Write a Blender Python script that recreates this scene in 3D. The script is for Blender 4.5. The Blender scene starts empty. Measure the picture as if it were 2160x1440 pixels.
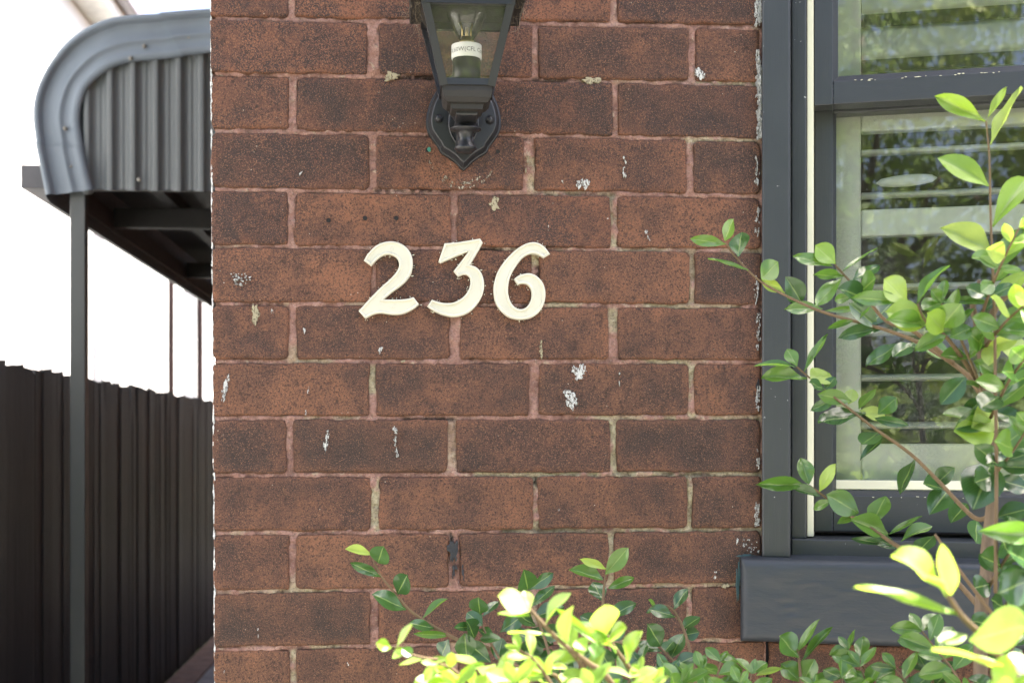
import bpy, bmesh, math, random
import numpy as np
from mathutils import Vector, Matrix
from mathutils.geometry import tessellate_polygon
R = math.radians
random.seed(7)
S = bpy.context.scene
C = S.collection

# ------------------------------------------------------------------ camera, sky, sun, exposure
F = 2820.0                      # focal length in pixels of the 2160-wide photograph
YAW = R(4.06)                   # the camera looks a little to the right of the wall's normal
EYE = Vector((0.0, -1.995, 1.52))
HORIZON = 922.0
FW = Vector((math.sin(YAW), math.cos(YAW), 0)); RT = Vector((math.cos(YAW), -math.sin(YAW), 0))
cam = bpy.data.cameras.new('camera'); co = bpy.data.objects.new('camera', cam); C.objects.link(co)
co.location = EYE; co.rotation_euler = (R(90), 0, -YAW)
cam.sensor_width = 36; cam.lens = F * 36 / 2160; cam.shift_y = (HORIZON - 720) / 2160
cam.clip_start = .05; cam.clip_end = 2000
cam.dof.use_dof = True; cam.dof.focus_distance = 1.97; cam.dof.aperture_fstop = 7.0
S.camera = co
SUN = Vector((.46, .13, .88)).normalized()
w = bpy.data.worlds.new('World'); S.world = w; w.use_nodes = True
nt = w.node_tree; nt.nodes.clear()
sky = nt.nodes.new('ShaderNodeTexSky'); sky.sky_type = 'NISHITA'; sky.sun_disc = False
sky.sun_elevation = math.asin(SUN.z); sky.sun_rotation = math.atan2(SUN.x, SUN.y)
sky.dust_density = 5.0; sky.air_density = .65; sky.ozone_density = .6
bg = nt.nodes.new('ShaderNodeBackground'); bg.inputs[1].default_value = .15
wo = nt.nodes.new('ShaderNodeOutputWorld')
nt.links.new(sky.outputs[0], bg.inputs[0]); nt.links.new(bg.outputs[0], wo.inputs[0])
sl = bpy.data.lights.new('sun', 'SUN'); sl.energy = 5.0; sl.angle = R(.53); sl.color = (1, .95, .87)
so = bpy.data.objects.new('sun', sl); C.objects.link(so)
so.rotation_euler = SUN.to_track_quat('Z', 'Y').to_euler()
vs = S.view_settings; vs.view_transform = 'Standard'; vs.look = 'None'; vs.gamma = 1; vs.exposure = 2.55
S.cycles.use_denoising = True
S.cycles.max_bounces = 10; S.cycles.diffuse_bounces = 5; S.cycles.transparent_max_bounces = 16
S.cycles.sample_clamp_indirect = 8

# ------------------------------------------------------------------ rays, noise, mesh helpers
def ray(px, py):
    return FW + RT * ((px - 1080) / F) + Vector((0, 0, (HORIZON - py) / F))
def P(px, py, y=0.0):
    """the point on the plane y = const that the photograph shows at this pixel"""
    d = ray(px, py); t = (y - EYE.y) / d.y
    return EYE + d * t
def proj(x, y, z):
    dx, dy, dz = x - EYE.x, y - EYE.y, z - EYE.z
    Z = dx * FW.x + dy * FW.y
    return 1080 + F * (dx * RT.x + dy * RT.y) / Z, HORIZON - F * dz / Z
def _h(i, j, s):
    v = np.sin(i * 127.1 + j * 311.7 + s * 74.7) * 43758.5453
    return v - np.floor(v)
def vnoise(x, y, s=0):
    i, j = np.floor(x), np.floor(y); f, g = x - i, y - j
    f = f * f * (3 - 2 * f); g = g * g * (3 - 2 * g)
    return (_h(i, j, s) * (1 - f) + _h(i + 1, j, s) * f) * (1 - g) + (_h(i, j + 1, s) * (1 - f) + _h(i + 1, j + 1, s) * f) * g
def fbm(x, y, s=0, o=4):
    t, a, n = 0, .5, 0
    for k in range(o):
        t = t + a * vnoise(x * 2 ** k, y * 2 ** k, s + k); n += a; a *= .5
    return t / n

def mesh(name, verts, faces, smooth=False):
    me = bpy.data.meshes.new(name); me.from_pydata([tuple(v) for v in verts], [], faces)
    me.validate(); me.update()
    if smooth: me.polygons.foreach_set('use_smooth', [True] * len(me.polygons))
    return me
def grid_mesh(name, V, nx, nz, smooth=True):
    """V is (nz*nx, 3)"""
    idx = np.arange(nx * nz).reshape(nz, nx)
    q = np.stack([idx[:-1, :-1], idx[:-1, 1:], idx[1:, 1:], idx[1:, :-1]], -1).reshape(-1, 4)
    me = bpy.data.meshes.new(name)
    me.vertices.add(len(V)); me.vertices.foreach_set('co', np.asarray(V, np.float32).ravel())
    me.loops.add(q.size); me.loops.foreach_set('vertex_index', q.ravel().astype(np.int32))
    me.polygons.add(len(q)); me.polygons.foreach_set('loop_start', np.arange(0, q.size, 4, dtype=np.int32))
    me.update(calc_edges=True); me.validate()
    if smooth: me.polygons.foreach_set('use_smooth', [True] * len(me.polygons))
    return me
def add(name, me, mat=None, parent=None):
    o = bpy.data.objects.new(name, me); C.objects.link(o)
    if mat is not None and me is not None and not me.materials: me.materials.append(mat)
    if parent is not None: o.parent = parent
    return o
def tag(o, label=None, cat=None, group=None, kind=None):
    for k, v in (('label', label), ('category', cat), ('group', group), ('kind', kind)):
        if v: o[k] = v
    return o
def thing(name, label, cat, loc=(0, 0, 0), rz=0, group=None):
    o = bpy.data.objects.new(name, None); C.objects.link(o)
    o.location = loc; o.rotation_euler = (0, 0, rz); o.empty_display_size = .05
    return tag(o, label, cat, group)
def box_me(lo, hi, bevel=.0, seg=2, M=None):
    bm = bmesh.new()
    bmesh.ops.create_cube(bm, size=1)
    for v in bm.verts:
        v.co = Vector([(lo[i] + hi[i]) / 2 + v.co[i] * (hi[i] - lo[i]) for i in range(3)])
    if bevel: bmesh.ops.bevel(bm, geom=bm.edges[:], offset=bevel, segments=seg, profile=.5, affect='EDGES')
    if M: bmesh.ops.transform(bm, matrix=M, verts=bm.verts)
    me = bpy.data.meshes.new('box'); bm.to_mesh(me); bm.free()
    return me
def box(name, lo, hi, mat, parent=None, bevel=.0, seg=2, M=None):
    lo2 = [min(a, b) for a, b in zip(lo, hi)]; hi2 = [max(a, b) for a, b in zip(lo, hi)]
    return add(name, box_me(lo2, hi2, bevel, seg, M), mat, parent)
def lathe_me(prof, n=24, c=(0, 0, 0), sq=0, smooth=True):
    """prof: (r, z) rows; n=4 with sq gives a square section"""
    V, Fc = [], []
    for r, z in prof:
        for k in range(n):
            a = 2 * math.pi * (k + (.5 if sq else 0)) / n
            rr = r * (math.sqrt(2) if sq else 1)
            V.append((c[0] + rr * math.cos(a), c[1] + rr * math.sin(a), c[2] + z))
    for i in range(len(prof) - 1):
        for k in range(n):
            a, b = i * n + k, i * n + (k + 1) % n
            Fc.append((a, b, b + n, a + n))
    Fc.append(tuple(range(n))[::-1]); Fc.append(tuple(range((len(prof) - 1) * n, len(prof) * n)))
    return mesh('lathe', V, Fc, smooth and not sq)
def tube_me(pts, rad, n=8):
    V, Fc = [], []
    pts = [Vector(p) for p in pts]
    for i, p in enumerate(pts):
        t = (pts[min(i + 1, len(pts) - 1)] - pts[max(i - 1, 0)]).normalized()
        u = t.cross(Vector((.31, .9, .2))).normalized(); v = t.cross(u)
        r = rad[i] if hasattr(rad, '__len__') else rad
        for k in range(n):
            a = 2 * math.pi * k / n
            V.append(p + u * (r * math.cos(a)) + v * (r * math.sin(a)))
    for i in range(len(pts) - 1):
        for k in range(n):
            a, b = i * n + k, i * n + (k + 1) % n
            Fc.append((a, b, b + n, a + n))
    Fc.append(tuple(range(n))[::-1]); Fc.append(tuple(range((len(pts) - 1) * n, len(pts) * n)))
    return mesh('tube', V, Fc, True)
def bar_me(a, b, sx, sy=None, up=(0, 1, 0), roll=0):
    """a square bar between two points"""
    a, b = Vector(a), Vector(b); sy = sy or sx
    t = (b - a).normalized(); u = t.cross(Vector(up)).normalized(); v = u.cross(t)
    V = [p + u * (i * sx / 2) + v * (j * sy / 2) for p in (a, b) for i, j in ((-1, -1), (1, -1), (1, 1), (-1, 1))]
    return mesh('bar', V, [(0, 1, 2, 3)[::-1], (4, 5, 6, 7), (0, 1, 5, 4), (1, 2, 6, 5), (2, 3, 7, 6), (3, 0, 4, 7)])
def join_me(mes, smooth=None):
    bm = bmesh.new()
    for m in mes: bm.from_mesh(m)
    me = bpy.data.meshes.new('joined'); bm.to_mesh(me); bm.free()
    return me
def spline(pts, n=5):
    """Catmull-Rom through 2-d points; a point with a third entry is a corner; closed"""
    N = len(pts); out = []
    for i in range(N):
        p0, p1, p2, p3 = pts[i - 1], pts[i], pts[(i + 1) % N], pts[(i + 2) % N]
        a = p1 if len(p1) > 2 else p0
        d = p2 if len(p2) > 2 else p3
        for k in range(n):
            t = k / n
            f = [(-t + 2 * t * t - t ** 3) / 2, (2 - 5 * t * t + 3 * t ** 3) / 2, (t + 4 * t * t - 3 * t ** 3) / 2, (t ** 3 - t * t) / 2]
            out.append(tuple(f[0] * a[j] + f[1] * p1[j] + f[2] * p2[j] + f[3] * d[j] for j in (0, 1)))
    return out
def open_spline(pts, n=6):
    out = []; N = len(pts); D = len(pts[0])
    for i in range(N - 1):
        p0, p1, p2, p3 = pts[max(i - 1, 0)], pts[i], pts[i + 1], pts[min(i + 2, N - 1)]
        for k in range(n):
            t = k / n
            f = [(-t + 2 * t * t - t ** 3) / 2, (2 - 5 * t * t + 3 * t ** 3) / 2, (t + 4 * t * t - 3 * t ** 3) / 2, (t ** 3 - t * t) / 2]
            out.append(tuple(f[0] * p0[j] + f[1] * p1[j] + f[2] * p2[j] + f[3] * p3[j] for j in range(D)))
    out.append(tuple(pts[-1]))
    return out
def offset_poly(p, d):
    """inward offset of a 2-d closed polygon"""
    N = len(p); area = sum(p[i - 1][0] * p[i][1] - p[i][0] * p[i - 1][1] for i in range(N))
    s = 1 if area > 0 else -1; out = []
    for i in range(N):
        a, b, c = Vector(p[i - 1]), Vector(p[i]), Vector(p[(i + 1) % N])
        e, f = (b - a), (c - b)
        if e.length < 1e-9 or f.length < 1e-9: out.append(tuple(b)); continue
        e.normalize(); f.normalize()
        n1, n2 = Vector((-e.y, e.x)) * s, Vector((-f.y, f.x)) * s
        m = n1 + n2; L = m.length_squared
        m = m * (2 / max(L, .9)) if L > 1e-6 else n1
        out.append((b.x + m.x * d, b.y + m.y * d))
    return out
def rings_me(rings, fill=True, smooth=False):
    """rings: [(2-d polygon, y)] in the x-z plane, joined and the last one filled"""
    V, Fc = [], []; n = len(rings[0][0])
    for p, y in rings: V += [(q[0], y, q[1]) for q in p]
    for i in range(len(rings) - 1):
        for k in range(n):
            a, b = i * n + k, i * n + (k + 1) % n
            Fc.append((a, b, b + n, a + n))
    if fill:
        base = (len(rings) - 1) * n
        for t in tessellate_polygon([[Vector((q[0], q[1], 0)) for q in rings[-1][0]]]):
            Fc.append(tuple(base + i for i in t))
    me = mesh('rings', V, Fc)
    bm = bmesh.new(); bm.from_mesh(me); bmesh.ops.recalc_face_normals(bm, faces=bm.faces); bm.to_mesh(me); bm.free()
    return me

# ------------------------------------------------------------------ materials
class NT:
    def __init__(s, name):
        s.m = bpy.data.materials.new(name); s.m.use_nodes = True; s.t = s.m.node_tree; s.t.nodes.clear()
        s.out = s.n('OutputMaterial')
    def n(s, kind, **kw):
        nd = s.t.nodes.new('ShaderNode' + kind)
        for k, v in kw.items():
            if k.startswith('i_'):
                nd.inputs[int(k[2:]) if k[2:].isdigit() else k[2:].replace('_', ' ')].default_value = v
            else: setattr(nd, k, v)
        return nd
    def l(s, a, b): s.t.links.new(a, b); return b
    def coord(s, scale=(1, 1, 1), rnd=0):
        tc = s.n('TexCoord'); mp = s.n('Mapping'); mp.inputs['Scale'].default_value = scale
        s.l(tc.outputs['Object'], mp.inputs['Vector'])
        if rnd:
            oi = s.n('ObjectInfo'); m = s.n('Math', operation='MULTIPLY', i_1=rnd); s.l(oi.outputs['Random'], m.inputs[0])
            s.l(m.outputs[0], mp.inputs['Location'])
        return mp.outputs[0]
    def noise(s, v, scale, detail=4, rough=.6, dist=0):
        n = s.n('TexNoise', i_Scale=scale, i_Detail=detail, i_Roughness=rough, i_Distortion=dist); s.l(v, n.inputs['Vector']); return n.outputs['Fac']
    def ramp(s, f, stops):
        r = s.n('ValToRGB'); e = r.color_ramp.elements
        while len(e) < len(stops): e.new(.5)
        for el, (p, c) in zip(e, stops):
            el.position = p; el.color = tuple(c) + (1,) if hasattr(c, '__len__') else (c, c, c, 1)
        s.l(f, r.inputs[0]); return r.outputs[0]
    def mix(s, f, a, b, mode='MIX'):
        m = s.n('Mix', data_type='RGBA', blend_type=mode, clamp_factor=True)
        for sock, v in ((m.inputs[0], f), (m.inputs[6], a), (m.inputs[7], b)):
            if hasattr(v, 'is_output'): s.l(v, sock)
            elif hasattr(v, '__len__'): sock.default_value = tuple(v) + (1,)
            else: sock.default_value = v
        return m.outputs[2]
    def math(s, op, a, b=0.0):
        m = s.n('Math', operation=op)
        for i, v in enumerate((a, b)):
            if hasattr(v, 'is_output'): s.l(v, m.inputs[i])
            else: m.inputs[i].default_value = v
        return m.outputs[0]
    def bump(s, h, strength=.3, dist=.002, prev=None):
        b = s.n('Bump', i_Strength=strength, i_Distance=dist); s.l(h, b.inputs['Height'])
        if prev: s.l(prev, b.inputs['Normal'])
        return b.outputs[0]
    def attr(s, name):
        return s.n('Attribute', attribute_name=name).outputs['Fac']
    def pbr(s, col, rough=.6, normal=None, spec=.5, metal=0, **kw):
        p = s.n('BsdfPrincipled')
        for sock, v in (('Base Color', col), ('Roughness', rough), ('Specular IOR Level', spec), ('Metallic', metal)):
            if hasattr(v, 'is_output'): s.l(v, p.inputs[sock])
            elif hasattr(v, '__len__'): p.inputs[sock].default_value = tuple(v) + (1,)
            else: p.inputs[sock].default_value = v
        for k, v in kw.items(): p.inputs[k.replace('_', ' ')].default_value = v
        if normal: s.l(normal, p.inputs['Normal'])
        return p.outputs[0]
    def done(s, sh): s.l(sh, s.out.inputs[0]); return s.m

def mat_brick():
    t = NT('brick'); v = t.coord(rnd=37.0)
    big = t.noise(v, 13, 4, .6); mid = t.noise(v, 45, 5, .7); fine = t.noise(v, 330, 4, .75); fine2 = t.noise(v, 700, 2, .6)
    oi = t.n('ObjectInfo')
    tone = t.math('ADD', t.math('MULTIPLY', big, .75), t.math('MULTIPLY', mid, .35))
    tone = t.math('ADD', tone, t.math('MULTIPLY', t.math('SUBTRACT', oi.outputs['Random'], .5), .22))
    base = t.ramp(tone, [(.36, (.040, .027, .021)), (.52, (.080, .041, .027)), (.72, (.178, .083, .044))])
    edge = t.attr('edge')                                  # 0 on the arris, 1 inside: the arrises are worn to the red body
    ew = t.math('MULTIPLY', t.math('SUBTRACT', 1.0, edge), t.ramp(mid, [(.3, .25), (.6, 1.0)]))
    base = t.mix(t.math('MULTIPLY', ew, .5), base, (.185, .080, .042))
    crk = t.n('TexVoronoi', feature='DISTANCE_TO_EDGE', i_Scale=230.0, i_Randomness=1.0)
    wv = t.n('TexNoise', i_Scale=150.0, i_Detail=3.0); t.l(v, wv.inputs['Vector'])
    vv = t.n('VectorMath', operation='MULTIPLY_ADD'); t.l(wv.outputs['Color'], vv.inputs[0]); vv.inputs[1].default_value = (.012, .012, .012); t.l(v, vv.inputs[2])
    t.l(vv.outputs[0], crk.inputs['Vector'])
    crack = t.ramp(crk.outputs['Distance'], [(.03, 1.0), (.20, .0)])
    where = t.ramp(t.noise(v, 17, 4, .65), [(.40, .0), (.56, 1.0)])
    up = t.attr('burnt')
    where = t.math('MULTIPLY', where, up)
    base = t.mix(t.math('MULTIPLY', up, .7), base, t.mix(1.0, base, (1.14, .97, 1.0), 'MULTIPLY'))
    base = t.mix(t.math('MULTIPLY', t.math('MULTIPLY', crack, where), .95), base, (.022, .019, .020))
    base = t.mix(t.math('MULTIPLY', t.ramp(fine, [(.50, .0), (.60, 1.0)]), .8), base, (.018, .013, .011))
    base = t.mix(t.math('MULTIPLY', t.ramp(fine2, [(.57, .0), (.65, 1.0)]), .7), base, (.28, .135, .075))
    sp = t.n('TexVoronoi', feature='F1', i_Scale=95.0); t.l(v, sp.inputs['Vector'])
    sps = t.math('MULTIPLY', t.ramp(sp.outputs['Distance'], [(.05, 1.0), (.09, .0)]), t.ramp(t.noise(v, 30, 2), [(.58, .0), (.62, 1.0)]))
    base = t.mix(t.math('MULTIPLY', sps, .7), base, (.55, .48, .40))
    pit = t.ramp(t.noise(v, 75, 3, .6), [(.62, .0), (.70, 1.0)])
    base = t.mix(t.math('MULTIPLY', pit, .55), base, (.030, .019, .015))
    nb = t.bump(t.math('MULTIPLY', pit, -1.0), .5, .003)
    nb = t.bump(fine, .9, .0024, nb); nb = t.bump(mid, .6, .005, nb)
    return t.done(t.pbr(base, .82, nb, .35))
def mat_mortar():
    t = NT('mortar'); v = t.coord()
    n1 = t.noise(v, 22, 5, .7); n2 = t.noise(v, 260, 4, .7); n3 = t.noise(v, 70, 4, .7)
    pink = t.ramp(n1, [(.3, (.15, .076, .058)), (.5, (.28, .152, .118)), (.7, (.40, .245, .195))])
    cream = t.ramp(n3, [(.3, (.22, .18, .105)), (.6, (.42, .37, .24)), (.75, (.50, .46, .33))])
    c = t.mix(t.attr('cream'), pink, cream)
    c = t.mix(t.math('MULTIPLY', t.ramp(n3, [(.60, .0), (.68, 1.0)]), .55), c, (.46, .38, .27))
    c = t.mix(t.attr('dark'), c, (.022, .021, .020))
    c = t.mix(t.math('MULTIPLY', t.ramp(n2, [(.52, .0), (.62, 1.0)]), .55), c, (.085, .050, .038))
    n4 = t.noise(v, 480, 3, .7); c = t.mix(t.math('MULTIPLY', t.ramp(n4, [(.58, .0), (.66, 1.0)]), .5), c, (.46, .36, .29))
    c = t.mix(t.math('MULTIPLY', t.ramp(t.noise(v, 34, 5, .75), [(.55, .0), (.66, 1.0)]), .6), c, (.115, .075, .058))
    nb = t.bump(n2, .9, .003); nb = t.bump(n3, .8, .006, nb)
    return t.done(t.pbr(c, .9, nb, .3))
def mat_plain(name, col, rough=.5, spec=.5, nscale=60, nstr=.12, var=.15, stretch=(1, 1, 1), dist=.001, metal=0, rnd=5.0):
    t = NT(name); v = t.coord(stretch, rnd); n = t.noise(v, nscale, 5, .65); b = t.noise(v, nscale * .12, 3)
    c = t.mix(t.ramp(b, [(.3, .0), (.7, 1.0)]), tuple(x * (1 - var) for x in col), tuple(min(1, x * (1 + var)) for x in col))
    rr = t.math('ADD', t.math('MULTIPLY', n, .25), rough - .12)
    return t.done(t.pbr(c, rr, t.bump(n, nstr, dist), spec, metal))
def mat_timber_paint(name, col, axis):
    t = NT(name); st = (14, 14, .7) if axis == 'z' else (.7, 14, 14)
    v = t.coord(st, 9.0); n = t.noise(v, 26, 5, .7); v2 = t.coord((1, 1, 1), 3.0); b = t.noise(v2, 7, 4); sp = t.noise(v2, 120, 3)
    c = t.mix(t.ramp(b, [(.3, .0), (.7, 1.0)]), tuple(x * .9 for x in col), tuple(x * 1.12 for x in col))
    c = t.mix(t.ramp(sp, [(.735, .0), (.75, .8)]), c, (.42, .42, .40))
    nb = t.bump(n, .35, .0012)
    return t.done(t.pbr(c, t.ramp(n, [(.3, .34), (.7, .5)]), nb, .5))
def mat_sill():
    t = NT('sill_paint'); v = t.coord((.45, 1, 1), 0); n = t.noise(t.coord((.12, 1, 1.6)), 150, 4, .7); big = t.noise(v, 26, 5, .65, .6); sc = t.noise(v, 9, 4)
    c = t.mix(sc, (.020, .025, .031), (.029, .035, .042))
    nb = t.bump(big, .4, .005); nb = t.bump(n, .3, .0014, nb)
    return t.done(t.pbr(c, t.ramp(big, [(.3, .42), (.7, .55)]), nb, .45))
def mat_glass(name, dirt=.04, mott=0.0, tint=(1, 1, 1), ior=1.75, dcol=(.60, .62, .54)):
    t = NT(name)
    tr = t.n('BsdfTransparent'); tr.inputs[0].default_value = tint + (1,)
    gl = t.n('BsdfGlossy', i_Roughness=.0); fr = t.n('Fresnel', i_IOR=ior)
    m = t.n('MixShader'); t.l(fr.outputs[0], m.inputs[0]); t.l(tr.outputs[0], m.inputs[1]); t.l(gl.outputs[0], m.inputs[2])
    df = t.n('BsdfDiffuse'); df.inputs[0].default_value = dcol + (1,)
    v = t.coord(); n = t.noise(v, 8, 5, .7); f = t.noise(v, 260, 4, .8); sp = t.noise(v, 90, 2)
    d = t.math('MULTIPLY', t.ramp(n, [(.35, .3), (.7, 1.0)]), dirt)
    if mott:
        d = t.math('ADD', d, t.math('MULTIPLY', t.math('MULTIPLY', t.ramp(f, [(.47, .0), (.56, 1.0)]), t.ramp(t.noise(v, 5, 4, .7), [(.46, .0), (.56, 1.0)])), mott))
    d = t.math('ADD', d, t.math('MULTIPLY', t.ramp(sp, [(.76, .0), (.78, 1.0)]), .35))
    m2 = t.n('MixShader'); t.l(d, m2.inputs[0]); t.l(m.outputs[0], m2.inputs[1]); t.l(df.outputs[0], m2.inputs[2])
    return t.done(m2.outputs[0])
def mat_leaf(name, lo, hi, trans, rough=.25, spec=.7):
    t = NT(name); oi = t.n('ObjectInfo'); v = t.coord((1, 1, 1), 11.0)
    uv = t.n('UVMap'); sx = t.n('SeparateXYZ'); t.l(uv.outputs[0], sx.inputs[0])
    c = t.mix(oi.outputs['Random'], lo, hi)
    n = t.noise(v, 3.5, 4); c = t.mix(t.math('MULTIPLY', n, .5), c, tuple(x * .62 for x in lo))
    ax = t.math('ABSOLUTE', t.math('SUBTRACT', sx.outputs[0], .5))
    rib = t.ramp(ax, [(.018, 1.0), (.04, .0)])
    c = t.mix(t.math('MULTIPLY', rib, .55), c, (.26, .36, .11))
    vein = t.n('TexWave', i_Scale=5.5, i_Distortion=.6); cb = t.n('CombineXYZ')
    t.l(t.math('SUBTRACT', sx.outputs[1], t.math('MULTIPLY', ax, .9)), cb.inputs[0]); t.l(cb.outputs[0], vein.inputs['Vector'])
    vn = t.ramp(vein.outputs['Fac'], [(.86, .0), (1.0, 1.0)])
    c = t.mix(t.math('MULTIPLY', vn, .12), c, (.22, .32, .09))
    geo = t.n('NewGeometry'); c2 = t.mix(t.math('MULTIPLY', geo.outputs['Backfacing'], .55), c, tuple(min(1, x * 1.5 + .03) for x in hi))
    nb = t.bump(t.math('ADD', t.math('MULTIPLY', rib, -1.0), n), .25, .002)
    p = t.n('BsdfPrincipled', i_Roughness=rough); t.l(c2, p.inputs['Base Color']); p.inputs['Specular IOR Level'].default_value = spec
    t.l(nb, p.inputs['Normal'])
    tl = t.n('BsdfTranslucent'); t.l(t.mix(1.0, c2, (1.7, 1.75, .75), 'MULTIPLY'), tl.inputs[0])
    m = t.n('MixShader', i_0=trans); t.l(p.outputs[0], m.inputs[1]); t.l(tl.outputs[0], m.inputs[2])
    return t.done(m.outputs[0])
def mat_bark(name, a, b):
    t = NT(name); v = t.coord((3, 3, .6), 4); n = t.noise(v, 60, 5, .7); c = t.mix(n, a, b)
    return t.done(t.pbr(c, .8, t.bump(n, .6, .003), .3))
def mat_fence():
    t = NT('fence_stain'); v = t.coord((1, 1, .045), 17.0); n = t.noise(v, 55, 6, .7); b = t.noise(v, 14, 4, .65); oi = t.n('ObjectInfo')
    c = t.ramp(b, [(.3, (.0045, .0060, .0088)), (.55, (.0095, .0118, .0155)), (.75, (.030, .031, .033))])
    c = t.mix(t.math('MULTIPLY', oi.outputs['Random'], .6), c, (.009, .0120, .0175))
    return t.done(t.pbr(c, .55, t.bump(n, .8, .005), .45))
def mat_white_wall():
    t = NT('white_painted_brick'); tc = t.n('TexCoord'); sp = t.n('SeparateXYZ'); t.l(tc.outputs['Object'], sp.inputs[0])
    cb = t.n('CombineXYZ'); t.l(sp.outputs[1], cb.inputs[0]); t.l(sp.outputs[2], cb.inputs[1])
    br = t.n('TexBrick'); t.l(cb.outputs[0], br.inputs['Vector'])
    br.inputs['Scale'].default_value = 1; br.inputs['Mortar Size'].default_value = .006; br.inputs['Brick Width'].default_value = .24; br.inputs['Row Height'].default_value = .086
    br.inputs['Mortar Smooth'].default_value = .6
    n = t.noise(t.coord(), 3, 5); c = t.mix(n, (.80, .80, .79), (.87, .87, .86))
    nb = t.bump(t.math('SUBTRACT', 1.0, br.outputs['Fac']), .35, .006); nb = t.bump(t.noise(t.coord(), 50, 4), .2, .003, nb)
    return t.done(t.pbr(c, .7, nb, .4))
def mat_flake(name, col, lo_, hi_, sc=420):
    t = NT(name); v = t.coord((1, 1, .5)); n = t.noise(v, sc, 4, .7); f = t.ramp(n, [(lo_, .0), (hi_, 1.0)])
    d = t.pbr(t.mix(t.noise(v, 60, 3), tuple(x * .8 for x in col), col), .85, t.bump(n, .6, .002), .3)
    tr = t.n('BsdfTransparent'); m = t.n('MixShader'); t.l(f, m.inputs[0]); t.l(tr.outputs[0], m.inputs[1]); t.l(d, m.inputs[2])
    return t.done(m.outputs[0])
M = dict(
    brick=mat_brick(), mortar=mat_mortar(),
    cream=mat_plain('cream_gloss_paint', (.54, .52, .415), .38, .5, 90, .18, .05, dist=.0012),
    cream2=mat_plain('aged_cream_paint', (.62, .60, .44), .45, .5, 60, .15, .10),
    white=mat_flake('white_paint_splash', (.52, .52, .49), .40, .52),
    film=mat_flake('pale_sealant_film', (.34, .29, .22), .50, .66, 260),
    rim_light=mat_flake('white_rim_light', (.70, .70, .67), .36, .50),  # bright rim light of the wall's corner, put in as white colour
    tanpatch=mat_flake('cream_mortar_smear', (.33, .29, .19), .34, .48),
    tar=mat_plain('black_bitumen', (.020, .021, .024), .6, .4, 150, .6, .3, dist=.003),
    teal=mat_plain('old_teal_paint', (.035, .075, .080), .6, .4, 150, .5, .3, dist=.002),
    black=mat_plain('black_powder_coat', (.011, .0115, .0135), .42, .5, 420, .10, .15),
    dusty=mat_plain('dusty_black_metal', (.013, .0118, .0105), .6, .4, 90, .35, .45, dist=.002),
    frame=mat_timber_paint('slate_timber_upright', (.028, .0312, .033), 'z'),
    rail=mat_timber_paint('slate_timber_rail', (.028, .031, .034), 'x'),
    sill=mat_sill(),
    pane=mat_glass('window_glass', .012, .07, (.99, .997, .985), 1.68),
    pane_up=mat_glass('upper_window_glass', .035, .0, (.99, .997, .985), 1.78),
    lampglass=mat_glass('lantern_glass', .035, .0, (.98, .98, .975), 1.4, (.66, .64, .60)),
    bulb=mat_glass('bulb_glass', .02, 0, (.97, .97, .95), 1.5),
    brass=mat_plain('brass', (.62, .48, .24), .35, .5, 60, .1, .1, metal=1.0),
    sleeve=mat_plain('white_card_sleeve', (.80, .80, .77), .6),
    ink=mat_plain('grey_print', (.10, .10, .10), .6),
    plug=mat_plain('green_plastic_plug', (.03, .16, .11), .5),
    hole=mat_plain('drill_hole_shadow', (.012, .010, .009), .9),
    shutter=mat_plain('white_shutter_paint', (.86, .865, .80), .4, .5, 40, .05, .04),
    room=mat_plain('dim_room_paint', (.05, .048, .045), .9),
    metal=mat_plain('blue_grey_sheet_metal', (.118, .146, .178), .66, .4, 25, .08, .22, (1, 1, .3)),
    metal2=mat_plain('grey_ribbed_sheet', (.092, .105, .112), .55, .45, 18, .06, .25, (1, 1, .15)),
    post=mat_plain('dark_steel_paint', (.040, .046, .050), .42, .5, 40, .1, .22, (1, 1, .3)),
    beam=mat_plain('lilac_grey_beam_paint', (.055, .056, .064), .6, .4, 40, .1, .2),
    dark=mat_plain('dark_brown_rafter', (.010, .010, .0105), .7),
    screw=mat_plain('weathered_zinc', (.15, .145, .13), .55, .5, 90, .2, .3, metal=.4),
    web=mat_plain('dusty_web', (.20, .16, .11), .9),
    fence=mat_fence(), nwall=mat_white_wall(),
    fascia=mat_plain('pale_fascia_paint', (.74, .73, .66), .5),
    gutter=mat_plain('mauve_grey_gutter', (.20, .175, .19), .4),
    rust=mat_plain('rusty_dark_pipe', (.026, .012, .012), .7, .3, 60, .4, .5),
    pipe_and_shade=mat_plain('grey_shadow_band', (.165, .165, .185), .7),  # grey that stands in for shadow bands on the neighbour's wall
    paver=mat_plain('brown_paver', (.13, .085, .070), .85, .3, 90, .5, .3, dist=.003),
    conc=mat_plain('grey_concrete', (.17, .17, .18), .9, .3, 60, .4, .3, dist=.003),
    bounce_ground=mat_plain('pale_bounce_concrete', (.30, .285, .26), .9, .3, 40, .4, .15, dist=.003),  # for the added paving that throws light back at the wall
    soil=mat_plain('ground_soil_and_lawn', (.075, .080, .045), .95, .2, 30, .5, .45, dist=.02),
    roof=mat_plain('roof_tile_brown', (.10, .05, .04), .8),
    soffit=mat_plain('eave_lining', (.55, .55, .52), .7),
    leaf=mat_leaf('mature_leaf', (.030, .082, .024), (.058, .135, .036), .22),
    leaf2=mat_leaf('mid_leaf', (.075, .17, .030), (.125, .235, .045), .32),
    young=mat_leaf('young_leaf', (.20, .35, .03), (.35, .45, .10), .34, .50, .85),
    bark=mat_bark('shrub_bark', (.085, .058, .038), (.21, .155, .105)),
    twig=mat_bark('green_brown_twig', (.085, .060, .030), (.18, .120, .065)),
    trunk=mat_bark('tree_bark', (.07, .05, .04), (.16, .12, .09)),
)

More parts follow.
